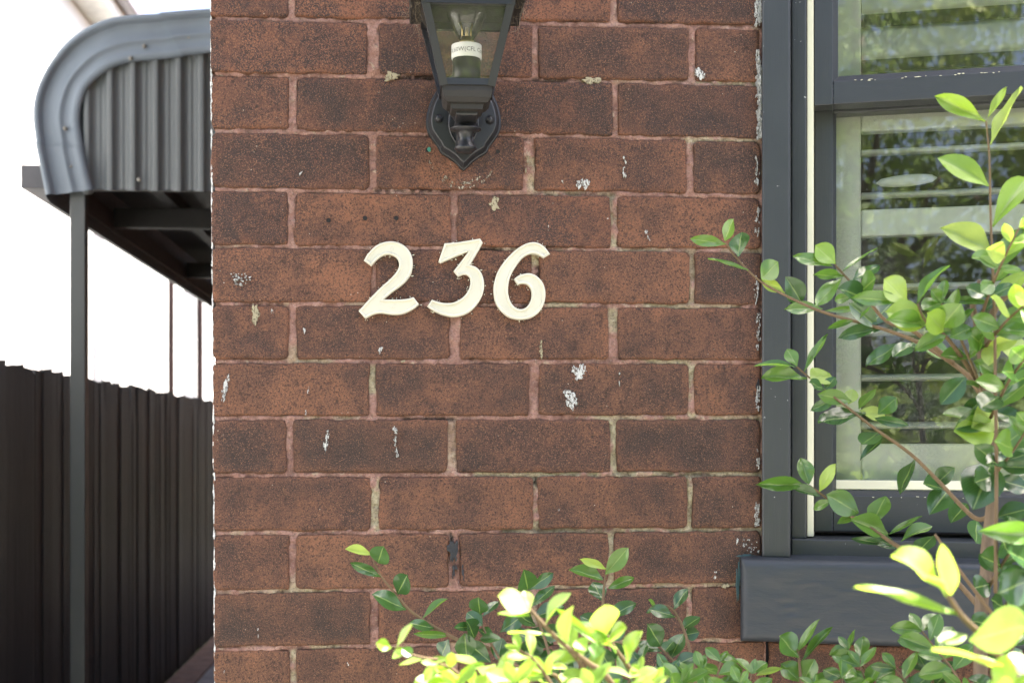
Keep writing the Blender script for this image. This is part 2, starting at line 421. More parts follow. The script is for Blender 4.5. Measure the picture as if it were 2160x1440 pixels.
# ------------------------------------------------------------------ ground, path, house
def sheet(name, x0, x1, y0, y1, z, mat, kind='structure'):
    o = add(name, mesh(name, [(x0, y0, z), (x1, y0, z), (x1, y1, z), (x0, y1, z)], [(0, 1, 2, 3)]), mat); o['kind'] = kind; return o
sheet('bounce_paving', -7, 9, -6.4, -.95, .004, M['bounce_ground'])  # unseen pale paving, added to bounce sunlight onto the shaded wall
sheet('ground', -600, 600, -600, 600, 0, M['soil'])
path = sheet('path', -1.36, -.30, -.9, 16, .004, M['conc'])
for k in range(46):                                     # a soldier course of pavers along the fence
    y = -.8 + k * .235
    box('paver', (-1.545, y, -.03), (-1.365, y + .228, .012 + random.uniform(0, .003)), M['paver'], path, .004, 1)

XL = P(447, 720).x; XR = P(1606, 720).x                 # the two ends of the brick pier
house = thing('house', 'brick house rising above the number wall with an overhanging eave', 'house', (XL, 0, 0))
def hpart(name, lo, hi, mat, bevel=0.0):
    o = box(name, lo, hi, mat, house, bevel); o.location = (-XL, 0, 0); return o
hpart('upper_wall', (XL + .01, .012, 2.52), (XR + 2.5, .24, 4.0), M['brick'])
hpart('lower_wall', (XL + .01, .012, 0), (XR, .24, .62), M['brick'])
hpart('side_wall', (XL + .012, .122, .0), (XL + .23, 13, 4.0), M['brick'])
hpart('roof', (XL - .25, -.26, 4.06), (XR + 3.2, 13, 4.2), M['roof'])
hpart('eave_lining', (XL - .2, -.23, 4.005), (XR + 3.2, .012, 4.055), M['soffit'])
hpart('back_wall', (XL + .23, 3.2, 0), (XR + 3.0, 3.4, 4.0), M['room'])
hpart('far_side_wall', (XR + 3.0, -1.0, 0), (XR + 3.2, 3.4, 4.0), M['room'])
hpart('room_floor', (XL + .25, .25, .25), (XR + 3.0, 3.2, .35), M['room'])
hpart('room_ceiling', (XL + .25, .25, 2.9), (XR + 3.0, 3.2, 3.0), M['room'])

# ------------------------------------------------------------------ the brick pier, every brick its own piece
JL = [37, 154, 275, 398, 518, 640, 762, 882, 1003, 1125, 1249, 1369]
JR = [57, 177, 293, 412, 528, 645, 763, 880, 1000, 1116, 1232, 1348]
for k in range(3): JL.append(JL[-1] + 121); JR.append(JR[-1] + 117)
for k in range(3): JL.insert(0, JL[0] - 121); JR.insert(0, JR[0] - 117.5)
VJ = {1: [(787, 24), (1129, 14), (1460, 14)], 2: [(616, 18), (955, 18), (1299, 12)], 3: [(786, 16), (1117, 22), (1457, 14)],
      4: [(614, 16), (958, 14), (1295, 14)], 5: [(788, 10), (1129, 16), (1461, 12)], 6: [(617, 18), (960, 22), (1294, 20)],
      7: [(786, 12), (1127, 20), (1460, 12)], 8: [(612, 15), (953, 18), (1294, 14)], 9: [(791, 18), (1131, 10), (1457, 10)],
      10: [(617, 14), (958, 22), (1289, 12)], 11: [(789, 16), (1128, 14), (1455, 14)], 12: [(618, 14), (957, 16), (1292, 14)]}
wall = thing('brick_wall', 'weathered red-brown brick wall carrying the house number and the lantern', 'wall', (XL, 0, 0))
def jy(k, px):
    """pixel height of bed joint k at column px"""
    return JL[k] + (JR[k] - JL[k]) * (px - 447) / (1600 - 447)
def brick_me(c, seed, left=False, burnt=.5, thick=.1):
    """c: four (x, z) corners bl, br, tr, tl; front near y = 0"""
    rs = np.random.RandomState(seed)
    W = c[1][0] - c[0][0]; H = c[3][1] - c[0][1]
    edge = [0, .0010, .0024, .0046, .008]
    def lines(L):
        n = max(2, int(L / .011)); mid = np.linspace(.013, L - .013, n)
        return np.array(edge + list(mid) + [L - e for e in edge[::-1]])
    xs, zs = lines(W), lines(H); X, Z = np.meshgrid(xs, zs)
    dx = np.minimum(X, W - X); dz = np.minimum(Z, H - Z); ox, oz = rs.uniform(0, 900, 2)
    r = rs.uniform(.0024, .0042)
    d = np.minimum(dx, dz)
    rc = rs.uniform(.003, .009)                              # rounded corners in the face
    cx, cz = np.maximum(rc - dx, 0), np.maximum(rc - dz, 0)
    q = np.hypot(cx, cz); d = np.where((dx < rc) & (dz < rc), rc - q, d); d = np.maximum(d, -.004)
    t = np.clip(1 - np.maximum(d, 0) / r, 0, 1)
    y = r - np.sqrt(np.maximum(r * r - (t * r) ** 2, 0))
    y = np.where(d < 0, r + -d * 2, y)
    y = y + (fbm(X * 30 + ox, Z * 30 + oz, seed % 50) - .5) * .0022
    y += np.clip(fbm(X * 70 + oz, Z * 70 + ox, 9) - .60, 0, 1) * .016 * np.clip(1 - d / .012, 0, 1)   # chipped arrises
    wob = (fbm(X * 55 + ox, Z * 55, 3) - .5) * .0056
    wob2 = (fbm(X * 55, Z * 55 + oz, 5) - .5) * .0056
    near = np.clip(1 - d / .010, 0, 1)
    U, V = X / W, Z / H
    px = (c[0][0] * (1 - U) + c[1][0] * U) * (1 - V) + (c[3][0] * (1 - U) + c[2][0] * U) * V
    pz = (c[0][1] * (1 - U) + c[1][1] * U) * (1 - V) + (c[3][1] * (1 - U) + c[2][1] * U) * V
    px = px + wob * near; pz = pz + wob2 * near
    # pull the cut corners in so the outline is rounded
    sgx = np.where(X < W / 2, 1, -1); sgz = np.where(Z < H / 2, 1, -1)
    over = np.maximum(q - rc, 0) * ((dx < rc) & (dz < rc))
    px += sgx * over * .7 * cx / np.maximum(q, 1e-6); pz += sgz * over * .7 * cz / np.maximum(q, 1e-6)
    y += rs.uniform(-.0008, .0012)
    nz, nx = X.shape
    V0 = np.stack([px, y, pz], -1).reshape(-1, 3)
    me = grid_mesh('brick', V0, nx, nz)
    idx = np.arange(nx * nz).reshape(nz, nx)
    loop = list(idx[0, :]) + list(idx[1:, -1]) + list(idx[-1, -2::-1]) + list(idx[-2:0:-1, 0])
    bm = bmesh.new(); bm.from_mesh(me); bm.verts.ensure_lookup_table()
    src = [bm.verts[i].co.copy() for i in loop]; back = [bm.verts.new((q.x, thick, q.z)) for q in src]
    bm.verts.ensure_lookup_table()
    for i in range(len(loop)):
        j = (i + 1) % len(loop)
        f = bm.faces.new((bm.verts[loop[j]], bm.verts[loop[i]], back[i], back[j])); f.smooth = True
    bm.to_mesh(me); bm.free(); me.update()
    e = np.zeros(len(me.vertices), np.float32); e[:nx * nz] = np.clip((d.ravel() + .001) / .016, 0, 1)
    a = me.attributes.new('edge', 'FLOAT', 'POINT'); a.data.foreach_set('value', e)
    a = me.attributes.new('burnt', 'FLOAT', 'POINT'); a.data.foreach_set('value', np.full(len(me.vertices), burnt, np.float32))
    return me
def px_brick(k, x0, x1, seed, h0, h1):
    """brick of the course between bed joints k and k+1, pixel columns x0..x1"""
    rnd = random.Random(seed)
    pts = []
    for px, kk, s in ((x0, k + 1, -1), (x1, k + 1, -1), (x1, k, 1), (x0, k, 1)):
        py = jy(kk, px) + s * (h0 if s > 0 else h1) + rnd.uniform(-1.2, 1.2)
        p = P(px + rnd.uniform(-1.2, 1.2), py); pts.append((p.x, p.z))
    return pts
BR = []; ROWS = []
for k in range(len(JL) - 1):
    row = k - 2                                            # row 1 is the first full course below the top edge of the photograph
    js = VJ.get(row) or ([(787, 16), (1129, 14), (1460, 14)] if row % 2 else [(615, 16), (956, 16), (1295, 14)])
    left = 443 + 9 * (jy(k, 447) / 1440)
    xs = [left] + sum([[j - wd / 2, j + wd / 2] for j, wd in js], []) + [1606 if row < 12 else 1613]
    ROWS.append((k, xs))
    for i in range(0, len(xs), 2):
        seed = k * 17 + i * 5 + 3; rr = random.Random(seed)
        c = px_brick(k, xs[i], xs[i + 1], seed, 4.2 + rr.uniform(-.6, 1), 4.0 + rr.uniform(-.6, 1))
        burnt = max(0.0, min(1.0, (1.05 - .085 * row) * (1.15 if xs[i] < 1000 else .75) + rr.uniform(-.15, .15)))
        o = add('brick', brick_me(c, seed, burnt=burnt), M['brick'], wall); o.location = (-XL, 0, 0)
        BR.append(o)
# mortar: one rough sheet a few millimetres behind the brick faces
z0, z1 = P(1000, JL[-1]).z, P(1000, JL[0]).z
st = .0024; gx = np.arange(XL + .004, XR + .004, st); gz = np.arange(z0, z1, st)
X, Z = np.meshgrid(gx, gz)
PX, PY = proj(X, 0.0, Z)
n1 = fbm(X * 60, Z * 60, 11, 4); n2 = fbm(X * 160, Z * 160, 12, 3); n3 = fbm(X * 14, Z * 14, 13, 4)
YM = .0042 + (n1 - .5) * .0085 + (n2 - .5) * .0045
IN = np.full_like(X, -9.0)                                # how far inside a brick face, in pixels
for k, xs_row in ROWS:
    ya_, yb_ = JL[k] + (JR[k] - JL[k]) * (PX - 447) / 1153, JL[k + 1] + (JR[k + 1] - JL[k + 1]) * (PX - 447) / 1153
    dv = np.minimum(PY - ya_, yb_ - PY) - 4
    for i in range(0, len(xs_row), 2): IN = np.maximum(IN, np.minimum(dv, np.minimum(PX - xs_row[i], xs_row[i + 1] - PX)))
YM += np.clip((IN - 2.5) / 5, 0, 1) * .009 + np.clip(IN + 3, 0, 4) / 4 * .0008
cr = np.zeros_like(X); dk = np.zeros_like(X)
def paint(A, x0, x1, y0, y1, v, soft=7):
    f = np.clip((PX - x0) / soft + .5, 0, 1) * np.clip((x1 - PX) / soft + .5, 0, 1) * np.clip((PY - y0) / soft + .5, 0, 1) * np.clip((y1 - PY) / soft + .5, 0, 1)
    np.maximum(A, f * v, out=A)
for x0, x1, y0, y1, v in ((1113, 1140, 330, 415, .7), (1283, 1308, 408, 520, .9), (1283, 1306, 650, 700, .9), (1452, 1470, 290, 300, 1), (1450, 1472, 530, 645, .75),
        (776, 796, 770, 830, .95), (1450, 1470, 768, 880, .95), (1282, 1304, 885, 1000, 1), (781, 801, 1008, 1120, 1), (1122, 1142, 1010, 1120, .95), (1448, 1468, 1000, 1118, .95),
        (1280, 1300, 1116, 1240, .95), (1445, 1466, 1232, 1350, .95), (612, 624, 1370, 1440, .9), (1118, 1140, 525, 560, .9), (1000, 1610, 992, 1014, .85), (1060, 1610, 1112, 1128, .8),
        (1280, 1610, 876, 890, .75), (1330, 1610, 1226, 1244, .7), (1300, 1610, 1345, 1362, .7), (1470, 1610, 165, 190, .9), (1440, 1610, 290, 300, .8), (1130, 1300, 398, 416, .6), (1300, 1610, 522, 534, .6), (640, 760, 876, 892, .5),
        (1470, 1610, 640, 652, .6), (940, 965, 885, 1000, .4), (447, 600, 1245, 1256, .3)):
    paint(cr, x0, x1, y0, y1, v)
for x0, x1, y0, y1, v in ((948, 968, 1118, 1180, 1), (830, 950, 155, 172, .8), (1120, 1200, 162, 178, .7), (1025, 1130, 288, 296, .6), (790, 950, 395, 405, .7), (1120, 1300, 405, 412, .6),
        (950, 1060, 520, 532, .8), (1130, 1142, 560, 640, .7), (1100, 1142, 640, 656, .6), (850, 960, 880, 888, .9), (1040, 1290, 1112, 1120, .5), (1560, 1610, 640, 652, .9), (1124, 1134, 1006, 1022, 1), (1400, 1500, 996, 1004, .7), (1000, 1060, 764, 770, .5)):
    paint(dk, x0, x1, y0, y1, v)
cr *= np.clip((n1 * .6 + n3 * .4 - .38) * 9, 0, 1); dk *= np.clip((n2 * .5 + n3 * .5 - .40) * 10, 0, 1)
cr = np.maximum(cr, np.clip((n3 - .63) * 9, 0, 1) * np.clip((PY - 200) / 900 + (PX - 700) / 1500, 0, .8))
YM += cr * .0012 + dk * .0035
me = grid_mesh('mortar', np.stack([X, YM, Z], -1).reshape(-1, 3), len(gx), len(gz))
for nm, A in (('cream', cr), ('dark', dk)):
    a = me.attributes.new(nm, 'FLOAT', 'POINT'); a.data.foreach_set('value', A.ravel().astype(np.float32))
o = add('mortar', me, M['mortar'], wall); o.location = (-XL, 0, 0)
o = box('wall_core', (XL + .006, .012, z0), (XR + .01, .1, z1), M['mortar'], wall); o.location = (-XL, 0, 0)

def blob_pts(cx, cz, rx, rz, seed, rough=.45, n=22, rot=0):
    rs = random.Random(seed); ph = [rs.uniform(0, 6.28) for _ in range(6)]; pts = []
    for k in range(n):
        a = 2 * math.pi * k / n
        r = 1 + rough * (.5 * math.sin(2 * a + ph[0]) + .35 * math.sin(3 * a + ph[1]) + .35 * math.sin(5 * a + ph[2]) + .3 * math.sin(8 * a + ph[3])) + rs.uniform(-.12, .12) * rough * 2
        x, z = rx * r * math.cos(a), rz * r * math.sin(a)
        pts.append((cx + x * math.cos(rot) - z * math.sin(rot), cz + x * math.sin(rot) + z * math.cos(rot)))
    return pts
def splash(px, py, w, h, mat='white', bits=1, seed=0, rot=0, name='paint_mark', y=-.0008):
    """dried paint or mortar on the wall face, ragged flakes"""
    rs = random.Random(seed * 31 + int(px)); mes = []
    k = 2820 / 1.99
    for b in range(bits):
        if bits == 1: dx = dz = 0; rx, rz = w / 2, h / 2
        else:
            dx, dz = rs.gauss(0, w * .28), rs.uniform(-h * .48, h * .48); s = rs.uniform(.10, .34) if bits < 12 else rs.uniform(.05, .19)
            s *= .4 if w > 30 else 1; rx, rz = max(1.0, w * s), max(1.0, min(h, 3 * w) * s)
        ddx, ddz = dx * math.cos(rot) - dz * math.sin(rot), dx * math.sin(rot) + dz * math.cos(rot)
        c = P(px + ddx, py - ddz)
        p = blob_pts(c.x, c.z, rx / k, rz / k, rs.random(), .5 if bits == 1 else .6, 18 if bits > 1 else 26, rot)
        yb = y - .00006 * b - .00004 * (seed % 7); mes.append(rings_me([(p, .004), (p, yb), (offset_poly(p, min(rx, rz) / k * .15), yb - .0005)]))
    o = add(name, join_me(mes), M[mat], wall); o.location = (-XL, 0, 0)
sd = 0
for a in ((1222, 787, 24, 30, 'white', 5, .2), (1222, 786, 19, 22, 'white', 1, .3), (1204, 843, 24, 30, 'white', 1, .5), (1196, 826, 14, 10, 'white', 1, 0), (1212, 852, 16, 12, 'white', 4, 0),
          (476, 822, 9, 62, 'white', 16, -.2), (475, 815, 6, 44, 'white', 1, -.2), (503, 590, 32, 26, 'white', 40, 0), (540, 668, 16, 34, 'tanpatch', 9, 0), (574, 657, 4, 11, 'white', 1, 0),
          (642, 697, 5, 10, 'white', 1, -.1), (835, 930, 7, 72, 'white', 36, .05), (690, 928, 7, 50, 'white', 10, -.1), (544, 1324, 3.4, 42, 'white', 2, 0), (1141, 742, 7, 42, 'tanpatch', 9, 0),
          (1230, 386, 22, 20, 'white', 8, .3), (1317, 352, 5, 48, 'white', 9, 0), (1368, 500, 5, 26, 'white', 4, .3), (1043, 430, 21, 24, 'tanpatch', 1, 0), (826, 161, 32, 15, 'tanpatch', 1, 0), (1248, 170, 34, 15, 'tanpatch', 1, -.1),
          (802, 738, 8, 12, 'white', 1, 0), (1187, 383, 4, 6, 'white', 1, 0), (1157, 480, 4, 12, 'white', 2, 0), (1280, 458, 4, 10, 'white', 2, 0), (1306, 800, 3, 28, 'white', 5, 0), (650, 820, 3, 20, 'white', 4, 0),
          (645, 870, 3, 9, 'white', 1, 0), (1178, 1075, 3, 6, 'white', 1, 0), (1508, 1217, 4, 8, 'white', 1, 0), (1475, 155, 18, 22, 'white', 8, 0), (634, 366, 3, 9, 'white', 1, -.5),
          (1599, 22, 12, 66, 'white', 60, 0), (1600, 200, 9, 190, 'white', 150, .02), (1603, 180, 8, 110, 'white', 110, .02), (1603, 255, 8, 60, 'white', 60, 0), (1603, 25, 6, 50, 'white', 50, 0),
          (1596, 360, 8, 60, 'white', 18, 0), (1596, 610, 8, 60, 'white', 18, 0), (1599, 700, 7, 80, 'white', 30, 0), (1598, 840, 8, 60, 'white', 28, 0), (1599, 960, 7, 60, 'white', 12, 0), (1597, 1085, 9, 50, 'white', 28, 0), (1584, 1150, 34, 30, 'white', 18, 0),
          (1598, 470, 7, 60, 'white', 18, 0), (1555, 1140, 4, 12, 'white', 1, 0), (1510, 1208, 3, 10, 'white', 2, 0), (1557, 1225, 8, 90, 'teal', 1, 0), (1572, 1171, 40, 5, 'teal', 1, 0),
          (956, 1160, 17, 50, 'tar', 1, 0), (957, 1190, 12, 70, 'tar', 7, 0), (973, 1200, 8, 50, 'tar', 4, 0), (1599, 812, 6, 28, 'tar', 1, 0), (985, 1350, 2, 4, 'white', 1, 0), (735, 1398, 3, 10, 'white', 2, 0), (472, 1410, 3, 14, 'white', 2, -.1),
          (1110, 350, 5, 55, 'tanpatch', 5, -.15), (850, 762, 8, 5, 'tanpatch', 1, 0), (1305, 1004, 10, 6, 'tanpatch', 1, 0), (1530, 1235, 14, 10, 'tanpatch', 1, 0)):
    sd += 1; splash(a[0], a[1], a[2], a[3], a[4], a[5], sd, a[6], {'white': 'paint_mark', 'teal': 'paint_mark', 'tar': 'tar_stain', 'tanpatch': 'mortar_smear'}[a[4]])
re_ = random.Random(8); mes = []
for k in range(230):                                     # white flakes painted along the wall's corner in place of rim light
    py = re_.uniform(-60, 1500); px = 443 + 9 * py / 1440 + re_.uniform(.2, 1.5) * (1 if re_.random() < .85 else 2.2)
    c = P(px, py); q = blob_pts(c.x, c.z, re_.uniform(.0004, .0011), re_.uniform(.002, .008), re_.random(), .6, 10)
    mes.append(rings_me([(q, .012), (q, .0016 - .000004 * k)]))
o = add('rim_light_edge', join_me(mes), M['rim_light'], wall); o.location = (-XL, 0, 0)
for px, py, m in ((693, 465, 'hole'), (770, 460, 'hole'), (836, 460, 'hole'), (902, 317, 'hole'), (1050, 320, 'hole')):
    c = P(px, py); r = .0027
    o = add('drill_hole', rings_me([([(c.x + r * 1.35 * math.cos(a), c.z + r * 1.35 * math.sin(a)) for a in np.linspace(0, 6.283, 15)[:-1]], .002),
                                    ([(c.x + r * 1.2 * math.cos(a), c.z + r * 1.2 * math.sin(a)) for a in np.linspace(0, 6.283, 15)[:-1]], -.0012),
                                    ([(c.x + r * math.cos(a), c.z + r * math.sin(a)) for a in np.linspace(0, 6.283, 15)[:-1]], -.0009)]), M[m], wall)
    o.location = (-XL, 0, 0)
c = P(905, 316); o = add('wall_plug', rings_me([(blob_pts(c.x, c.z, .0028, .0032, 5, .3), .002), (blob_pts(c.x, c.z, .0028, .0032, 5, .3), -.0026)]), M['plug'], wall); o.location = (-XL, 0, 0)

# brickwork of the bay under the sill, turned towards the street
TH = R(17.5)
WO = P(1606, 900); WM = Matrix.Translation((WO.x, WO.y, 0)) @ Matrix.Rotation(-TH, 4, 'Z'); WI = WM.inverted()
def W(px, py, n=0.0):
    """window-local point (u, -n, z) at a pixel, n metres out from the bay's face"""
    org = WM @ Vector((0, -n, 0)); nv = (WM.to_3x3() @ Vector((0, -1, 0)))
    d = ray(px, py); t = (org - EYE).dot(nv) / d.dot(nv)
    return WI @ (EYE + d * t)
bay = thing('bay_brickwork', 'dark brickwork of the bay below the slate painted sill', 'wall', (WO.x, WO.y, 0), -TH)
zt = W(1650, 1352, -.01).z
cw = .086
o = box('mortar', (.012, .016, .62), (1.6, .1, zt + .02), M['mortar'], bay)
a = o.data.attributes.new('cream', 'FLOAT', 'POINT')
for r in range(5):
    zz = zt + .004 - (r + 1) * cw
    x = .004 - (.12 if r % 2 else 0)
    while x < 1.5:
        x0, x1 = max(.004, x + .005), x + .235
        if x1 - x0 > .03:
            c4 = [(x0, zz + .005), (x1, zz + .005), (x1, zz + .081), (x0, zz + .081)]
            o = add('brick', brick_me(c4, 900 + r * 13 + int(x * 40), burnt=.35), M['brick'], bay); o.location = (0, .010, 0)
        x += .24

# ------------------------------------------------------------------ the sash window in the bay
win = thing('sash_window', 'slate grey timber sash window with a painted sill beside the brick wall', 'window', (WO.x, WO.y, 0), -TH)
UR = 1.35                                              # the window runs on past the picture
ZT = 2.75
def wbox(name, u0, u1, z0, z1, n0, n1, mat, parent=win, bevel=.002, seg=2):
    return box(name, (u0, -n1, z0), (u1, -n0, z1), M[mat], parent, bevel, seg)
nA, nJ, nC, nU, nL = .014, -.022, -.030, -.034, -.078
ua0, ua1 = W(1607, 700, nA).x, W(1667, 700, nA).x
zs = W(1640, 1176, nA).z                                # top of the sill
wbox('architrave', ua0, ua1, zs, ZT, -.09, nA, 'frame', bevel=.003)
uj1 = W(1701.5, 700, nJ).x
wbox('jamb', ua1 + .0005, uj1, W(1690, 1136, nJ).z, ZT, -.12, nJ, 'frame')
uc1 = W(1716, 700, nC).x
wbox('sash_cord_strip', uj1 + .0005, uc1, W(1708, 1131, nC).z, ZT, -.12, nC, 'cream2', bevel=.001)
zsub = W(1680, 1136, nJ + .012).z
wbox('sub_sill', ua1 + .0008, UR, zs - .004, zsub, -.16, nJ + .010, 'rail', bevel=.002)
# upper sash (outer), lower sash (inner)
us = uc1 + .0008
us1 = W(1757, 100, nU).x
zub, zut = W(1757, 221, nU).z, W(1757, 172, nU).z
up = wbox('upper_sash', us, us1, zub, ZT, nU - .038, nU, 'frame', bevel=.0015); up.name = 'upper_sash'
wbox('bottom_rail', us1 + .0004, UR, zub + .0005, zut, nU - .038, nU - .0006, 'rail', up, .0015)
def bevel_bead(name, u0, u1, z0, z1, n0, n1, mat, parent):
    """glazing bead sloping from the sash face down to the pane"""
    V = [(u0, -n0, z0), (u1, -n0, z0), (u0, -n1, z1), (u1, -n1, z1), (u0, -n1 + .006, z0), (u1, -n1 + .006, z0)]
    return add(name, mesh(name, V, [(0, 1, 3, 2), (2, 3, 5, 4), (0, 4, 5, 1), (0, 2, 4), (1, 5, 3)]), M[mat], parent)
bevel_bead('glazing_bead', us1 + .0004, UR, zut - .0004, W(1770, 161, nU - .012).z, nU - .001, nU - .013, 'rail', up)
ug = W(1768, 100, nU - .012).x
V = [(us1 - .0003, -nU + .001, zut), (us1 - .0003, -nU + .001, ZT), (ug, -nU + .013, zut + .004), (ug, -nU + .013, ZT), (us1 - .0003, -nU + .02, zut), (us1 - .0003, -nU + .02, ZT)]
add('glazing_bead', mesh('bead', V, [(0, 2, 3, 1), (2, 4, 5, 3)]), M['frame'], up)
wbox('pane', us1 - .004, UR, zut - .004, ZT, nU - .017, nU - .013, 'pane_up', up, 0)
ls1 = W(1757, 700, nL).x
zlr, zlb = W(1770, 1044, nL).z, W(1770, 1121, nL).z
lo = wbox('lower_sash', us + .0004, ls1, zlb, ZT - .02, nL - .035, nL, 'frame', bevel=.0015)
wbox('bottom_rail', ls1 + .0004, UR, zlb + .0005, zlr, nL - .035, nL - .0006, 'rail', lo, .0015)
zmr = W(1770, 238, nL).z
wbox('meeting_rail', ls1 + .0004, UR, zmr, zmr + .05, nL - .035, nL - .0006, 'rail', lo, .0015)
bevel_bead('glazing_bead', ls1 + .0004, UR, zlr - .0004, W(1770, 1033, nL - .012).z, nL - .001, nL - .013, 'rail', lo)
ug = W(1764, 700, nL - .012).x
V = [(ls1 - .0003, -nL + .001, zlr), (ls1 - .0003, -nL + .001, zmr), (ug, -nL + .013, zlr), (ug, -nL + .013, zmr), (ls1 - .0003, -nL + .02, zlr), (ls1 - .0003, -nL + .02, zmr)]
add('glazing_bead', mesh('bead', V, [(0, 2, 3, 1), (2, 4, 5, 3)]), M['frame'], lo)
wbox('putty_line', ug - .001, UR, W(1770, 1031, nL - .013).z, W(1770, 1012, nL - .013).z, nL - .0165, nL - .0128, 'cream2', lo, .001)
wbox('pane', ls1 - .004, UR, zlr - .004, zmr + .004, nL - .021, nL - .017, 'pane', lo, 0)
# painted sill: one heavy, thickly overpainted block
nS = .036; u0 = W(1561, 1250, nS).x; zsb = W(1700, 1358, nS).z
def sill_me():
    L, H, D = UR - u0, zs - zsb, nS + .02
    nx, nz = 150, 34
    xs = np.concatenate([[0, .0015, .004, .008, .014], np.linspace(.02, L, nx)]); zz = np.concatenate([[0, .002, .006], np.linspace(.011, H - .013, nz), [H - .008, H - .004, H - .0015, H]])
    X, Z = np.meshgrid(xs, zz)
    r = .012; d = np.minimum(np.minimum(X, Z), H - Z); t = np.clip(1 - d / r, 0, 1); y = r - np.sqrt(np.maximum(r * r - (t * r) ** 2, 0))
    y += (fbm(X * 16, Z * 30, 31) - .5) * .004 + (fbm(X * 60, Z * 110, 33) - .5) * .0022 * np.clip((Z - H * .6) / (H * .25), .25, 1)
    # old filler patch: a wandering ridge across and down
    cx = .075 + .012 * np.sin(Z * 60) ; y -= .0016 * np.exp(-((X - cx) / .0018) ** 2) * (Z < H * .72)
    cz = H * .70 + .005 * np.sin(X * 70) + .004 * np.sin(X * 31); y -= .0016 * np.exp(-((Z - cz) / .002) ** 2) * (X > .075) * (X < .30)
    y += .0022 * np.exp(-((X - cx + .004) / .003) ** 2) * (Z < H * .72)
    V0 = np.stack([X + u0, y - nS, Z + zsb], -1).reshape(-1, 3)
    me = grid_mesh('sill', V0, X.shape[1], X.shape[0])
    bm = bmesh.new(); bm.from_mesh(me); bm.verts.ensure_lookup_table()
    idx = np.arange(X.size).reshape(X.shape); loop = list(idx[0, :]) + list(idx[1:, -1]) + list(idx[-1, -2::-1]) + list(idx[-2:0:-1, 0])
    src = [bm.verts[i].co.copy() for i in loop]; back = [bm.verts.new((q.x, .05, q.z + (.006 if q.z > zs - .02 else 0))) for q in src]
    bm.verts.ensure_lookup_table()
    for i in range(len(loop)):
        j = (i + 1) % len(loop); f = bm.faces.new((bm.verts[loop[j]], bm.verts[loop[i]], back[i], back[j])); f.smooth = True
    bm.to_mesh(me); bm.free(); return me
add('sill', sill_me(), M['sill'], win)
rc_ = random.Random(12); mes = []
for k in range(26):
    px = rc_.uniform(1775, 2150); line = rc_.choice((0, 0, 0, 1))
    if line == 0: p = W(px, 173 - (px - 1757) * .0602 + rc_.uniform(-1.5, 1.5), nU); yy_ = -nU + .0001
    else: p = W(px, 1046 + (px - 1757) * .0105 + rc_.uniform(-1.5, 1.5), nL); yy_ = -nL + .0001
    q = blob_pts(p.x, p.z, rc_.uniform(.0006, .0028), rc_.uniform(.0003, .0007), rc_.random(), .6, 9)
    mes.append(rings_me([(q, yy_ + .001), (q, yy_ - .0007 - .00001 * k)]))
add('paint_chip', join_me(mes), M['cream2'], win)
# interior plantation shutters
nSh = -.15
sh = thing('window_shutter', 'pale louvred shutter standing open behind the window glass', 'shutter', (WO.x, WO.y, 0), -TH)
us0, usx = W(1762, 700, nSh).x - .03, W(1816, 700, nSh).x
def sbox(name, u0, u1, z0, z1, d=.026, par=sh, bev=.003): return box(name, (u0, -nSh - d / 2, z0), (u1, -nSh + d / 2, z1), M['shutter'], par, bev)
sbox('stile', us0, usx, W(1800, 1110, nSh).z, 2.9)
sbox('bottom_rail', usx + .0005, UR, W(1800, 1110, nSh).z, W(1800, 935, nSh).z)
sbox('middle_rail', usx + .0005, UR, W(1800, 502, nSh).z, W(1800, 446, nSh).z)
sbox('upper_rail', usx + .0005, UR, W(1800, 283, nSh).z, W(1800, 236, nSh).z)
LZ = W(1800, 897, nSh).z - W(1800, 992, nSh).z
lou = None
def louvre(z, tilt):
    prof = [(-.034, 0), (-.02, .0042), (0, .0056), (.02, .0042), (.034, 0), (.02, -.0042), (0, -.0056), (-.02, -.0042)]
    V = [];
    for x in (usx + .001, UR):
        for a, b in prof: V.append((x, -nSh + a * math.cos(tilt) - b * math.sin(tilt), z + a * math.sin(tilt) + b * math.cos(tilt)))
    Fc = [(i, (i + 1) % 8, (i + 1) % 8 + 8, i + 8) for i in range(8)] + [tuple(range(8))[::-1], tuple(range(8, 16))]
    add('louvre', mesh('louvre', V, Fc, True), M['shutter'], sh)
for py in (897, 797, 702, 608): louvre(W(1800, py, nSh).z, R(2))
for py in (415, 325): louvre(W(1800, py, nSh).z, R(8))
for k in range(8): louvre(W(1800, 190, nSh).z + k * LZ, R(62))
ov = [P(1,1)]
c = W(1912, 381, -.110)
o = add('oval_ornament', lathe_me([(.0005, -.046), (.006, -.038), (.0085, -.02), (.0095, 0), (.0085, .02), (.006, .038), (.0005, .046)], 14), M['sleeve'])
o.location = WM @ c; o.rotation_euler = (0, R(87), -TH)
tag(o, 'slim pale cream oval ornament hanging behind the lower window pane', 'ornament')

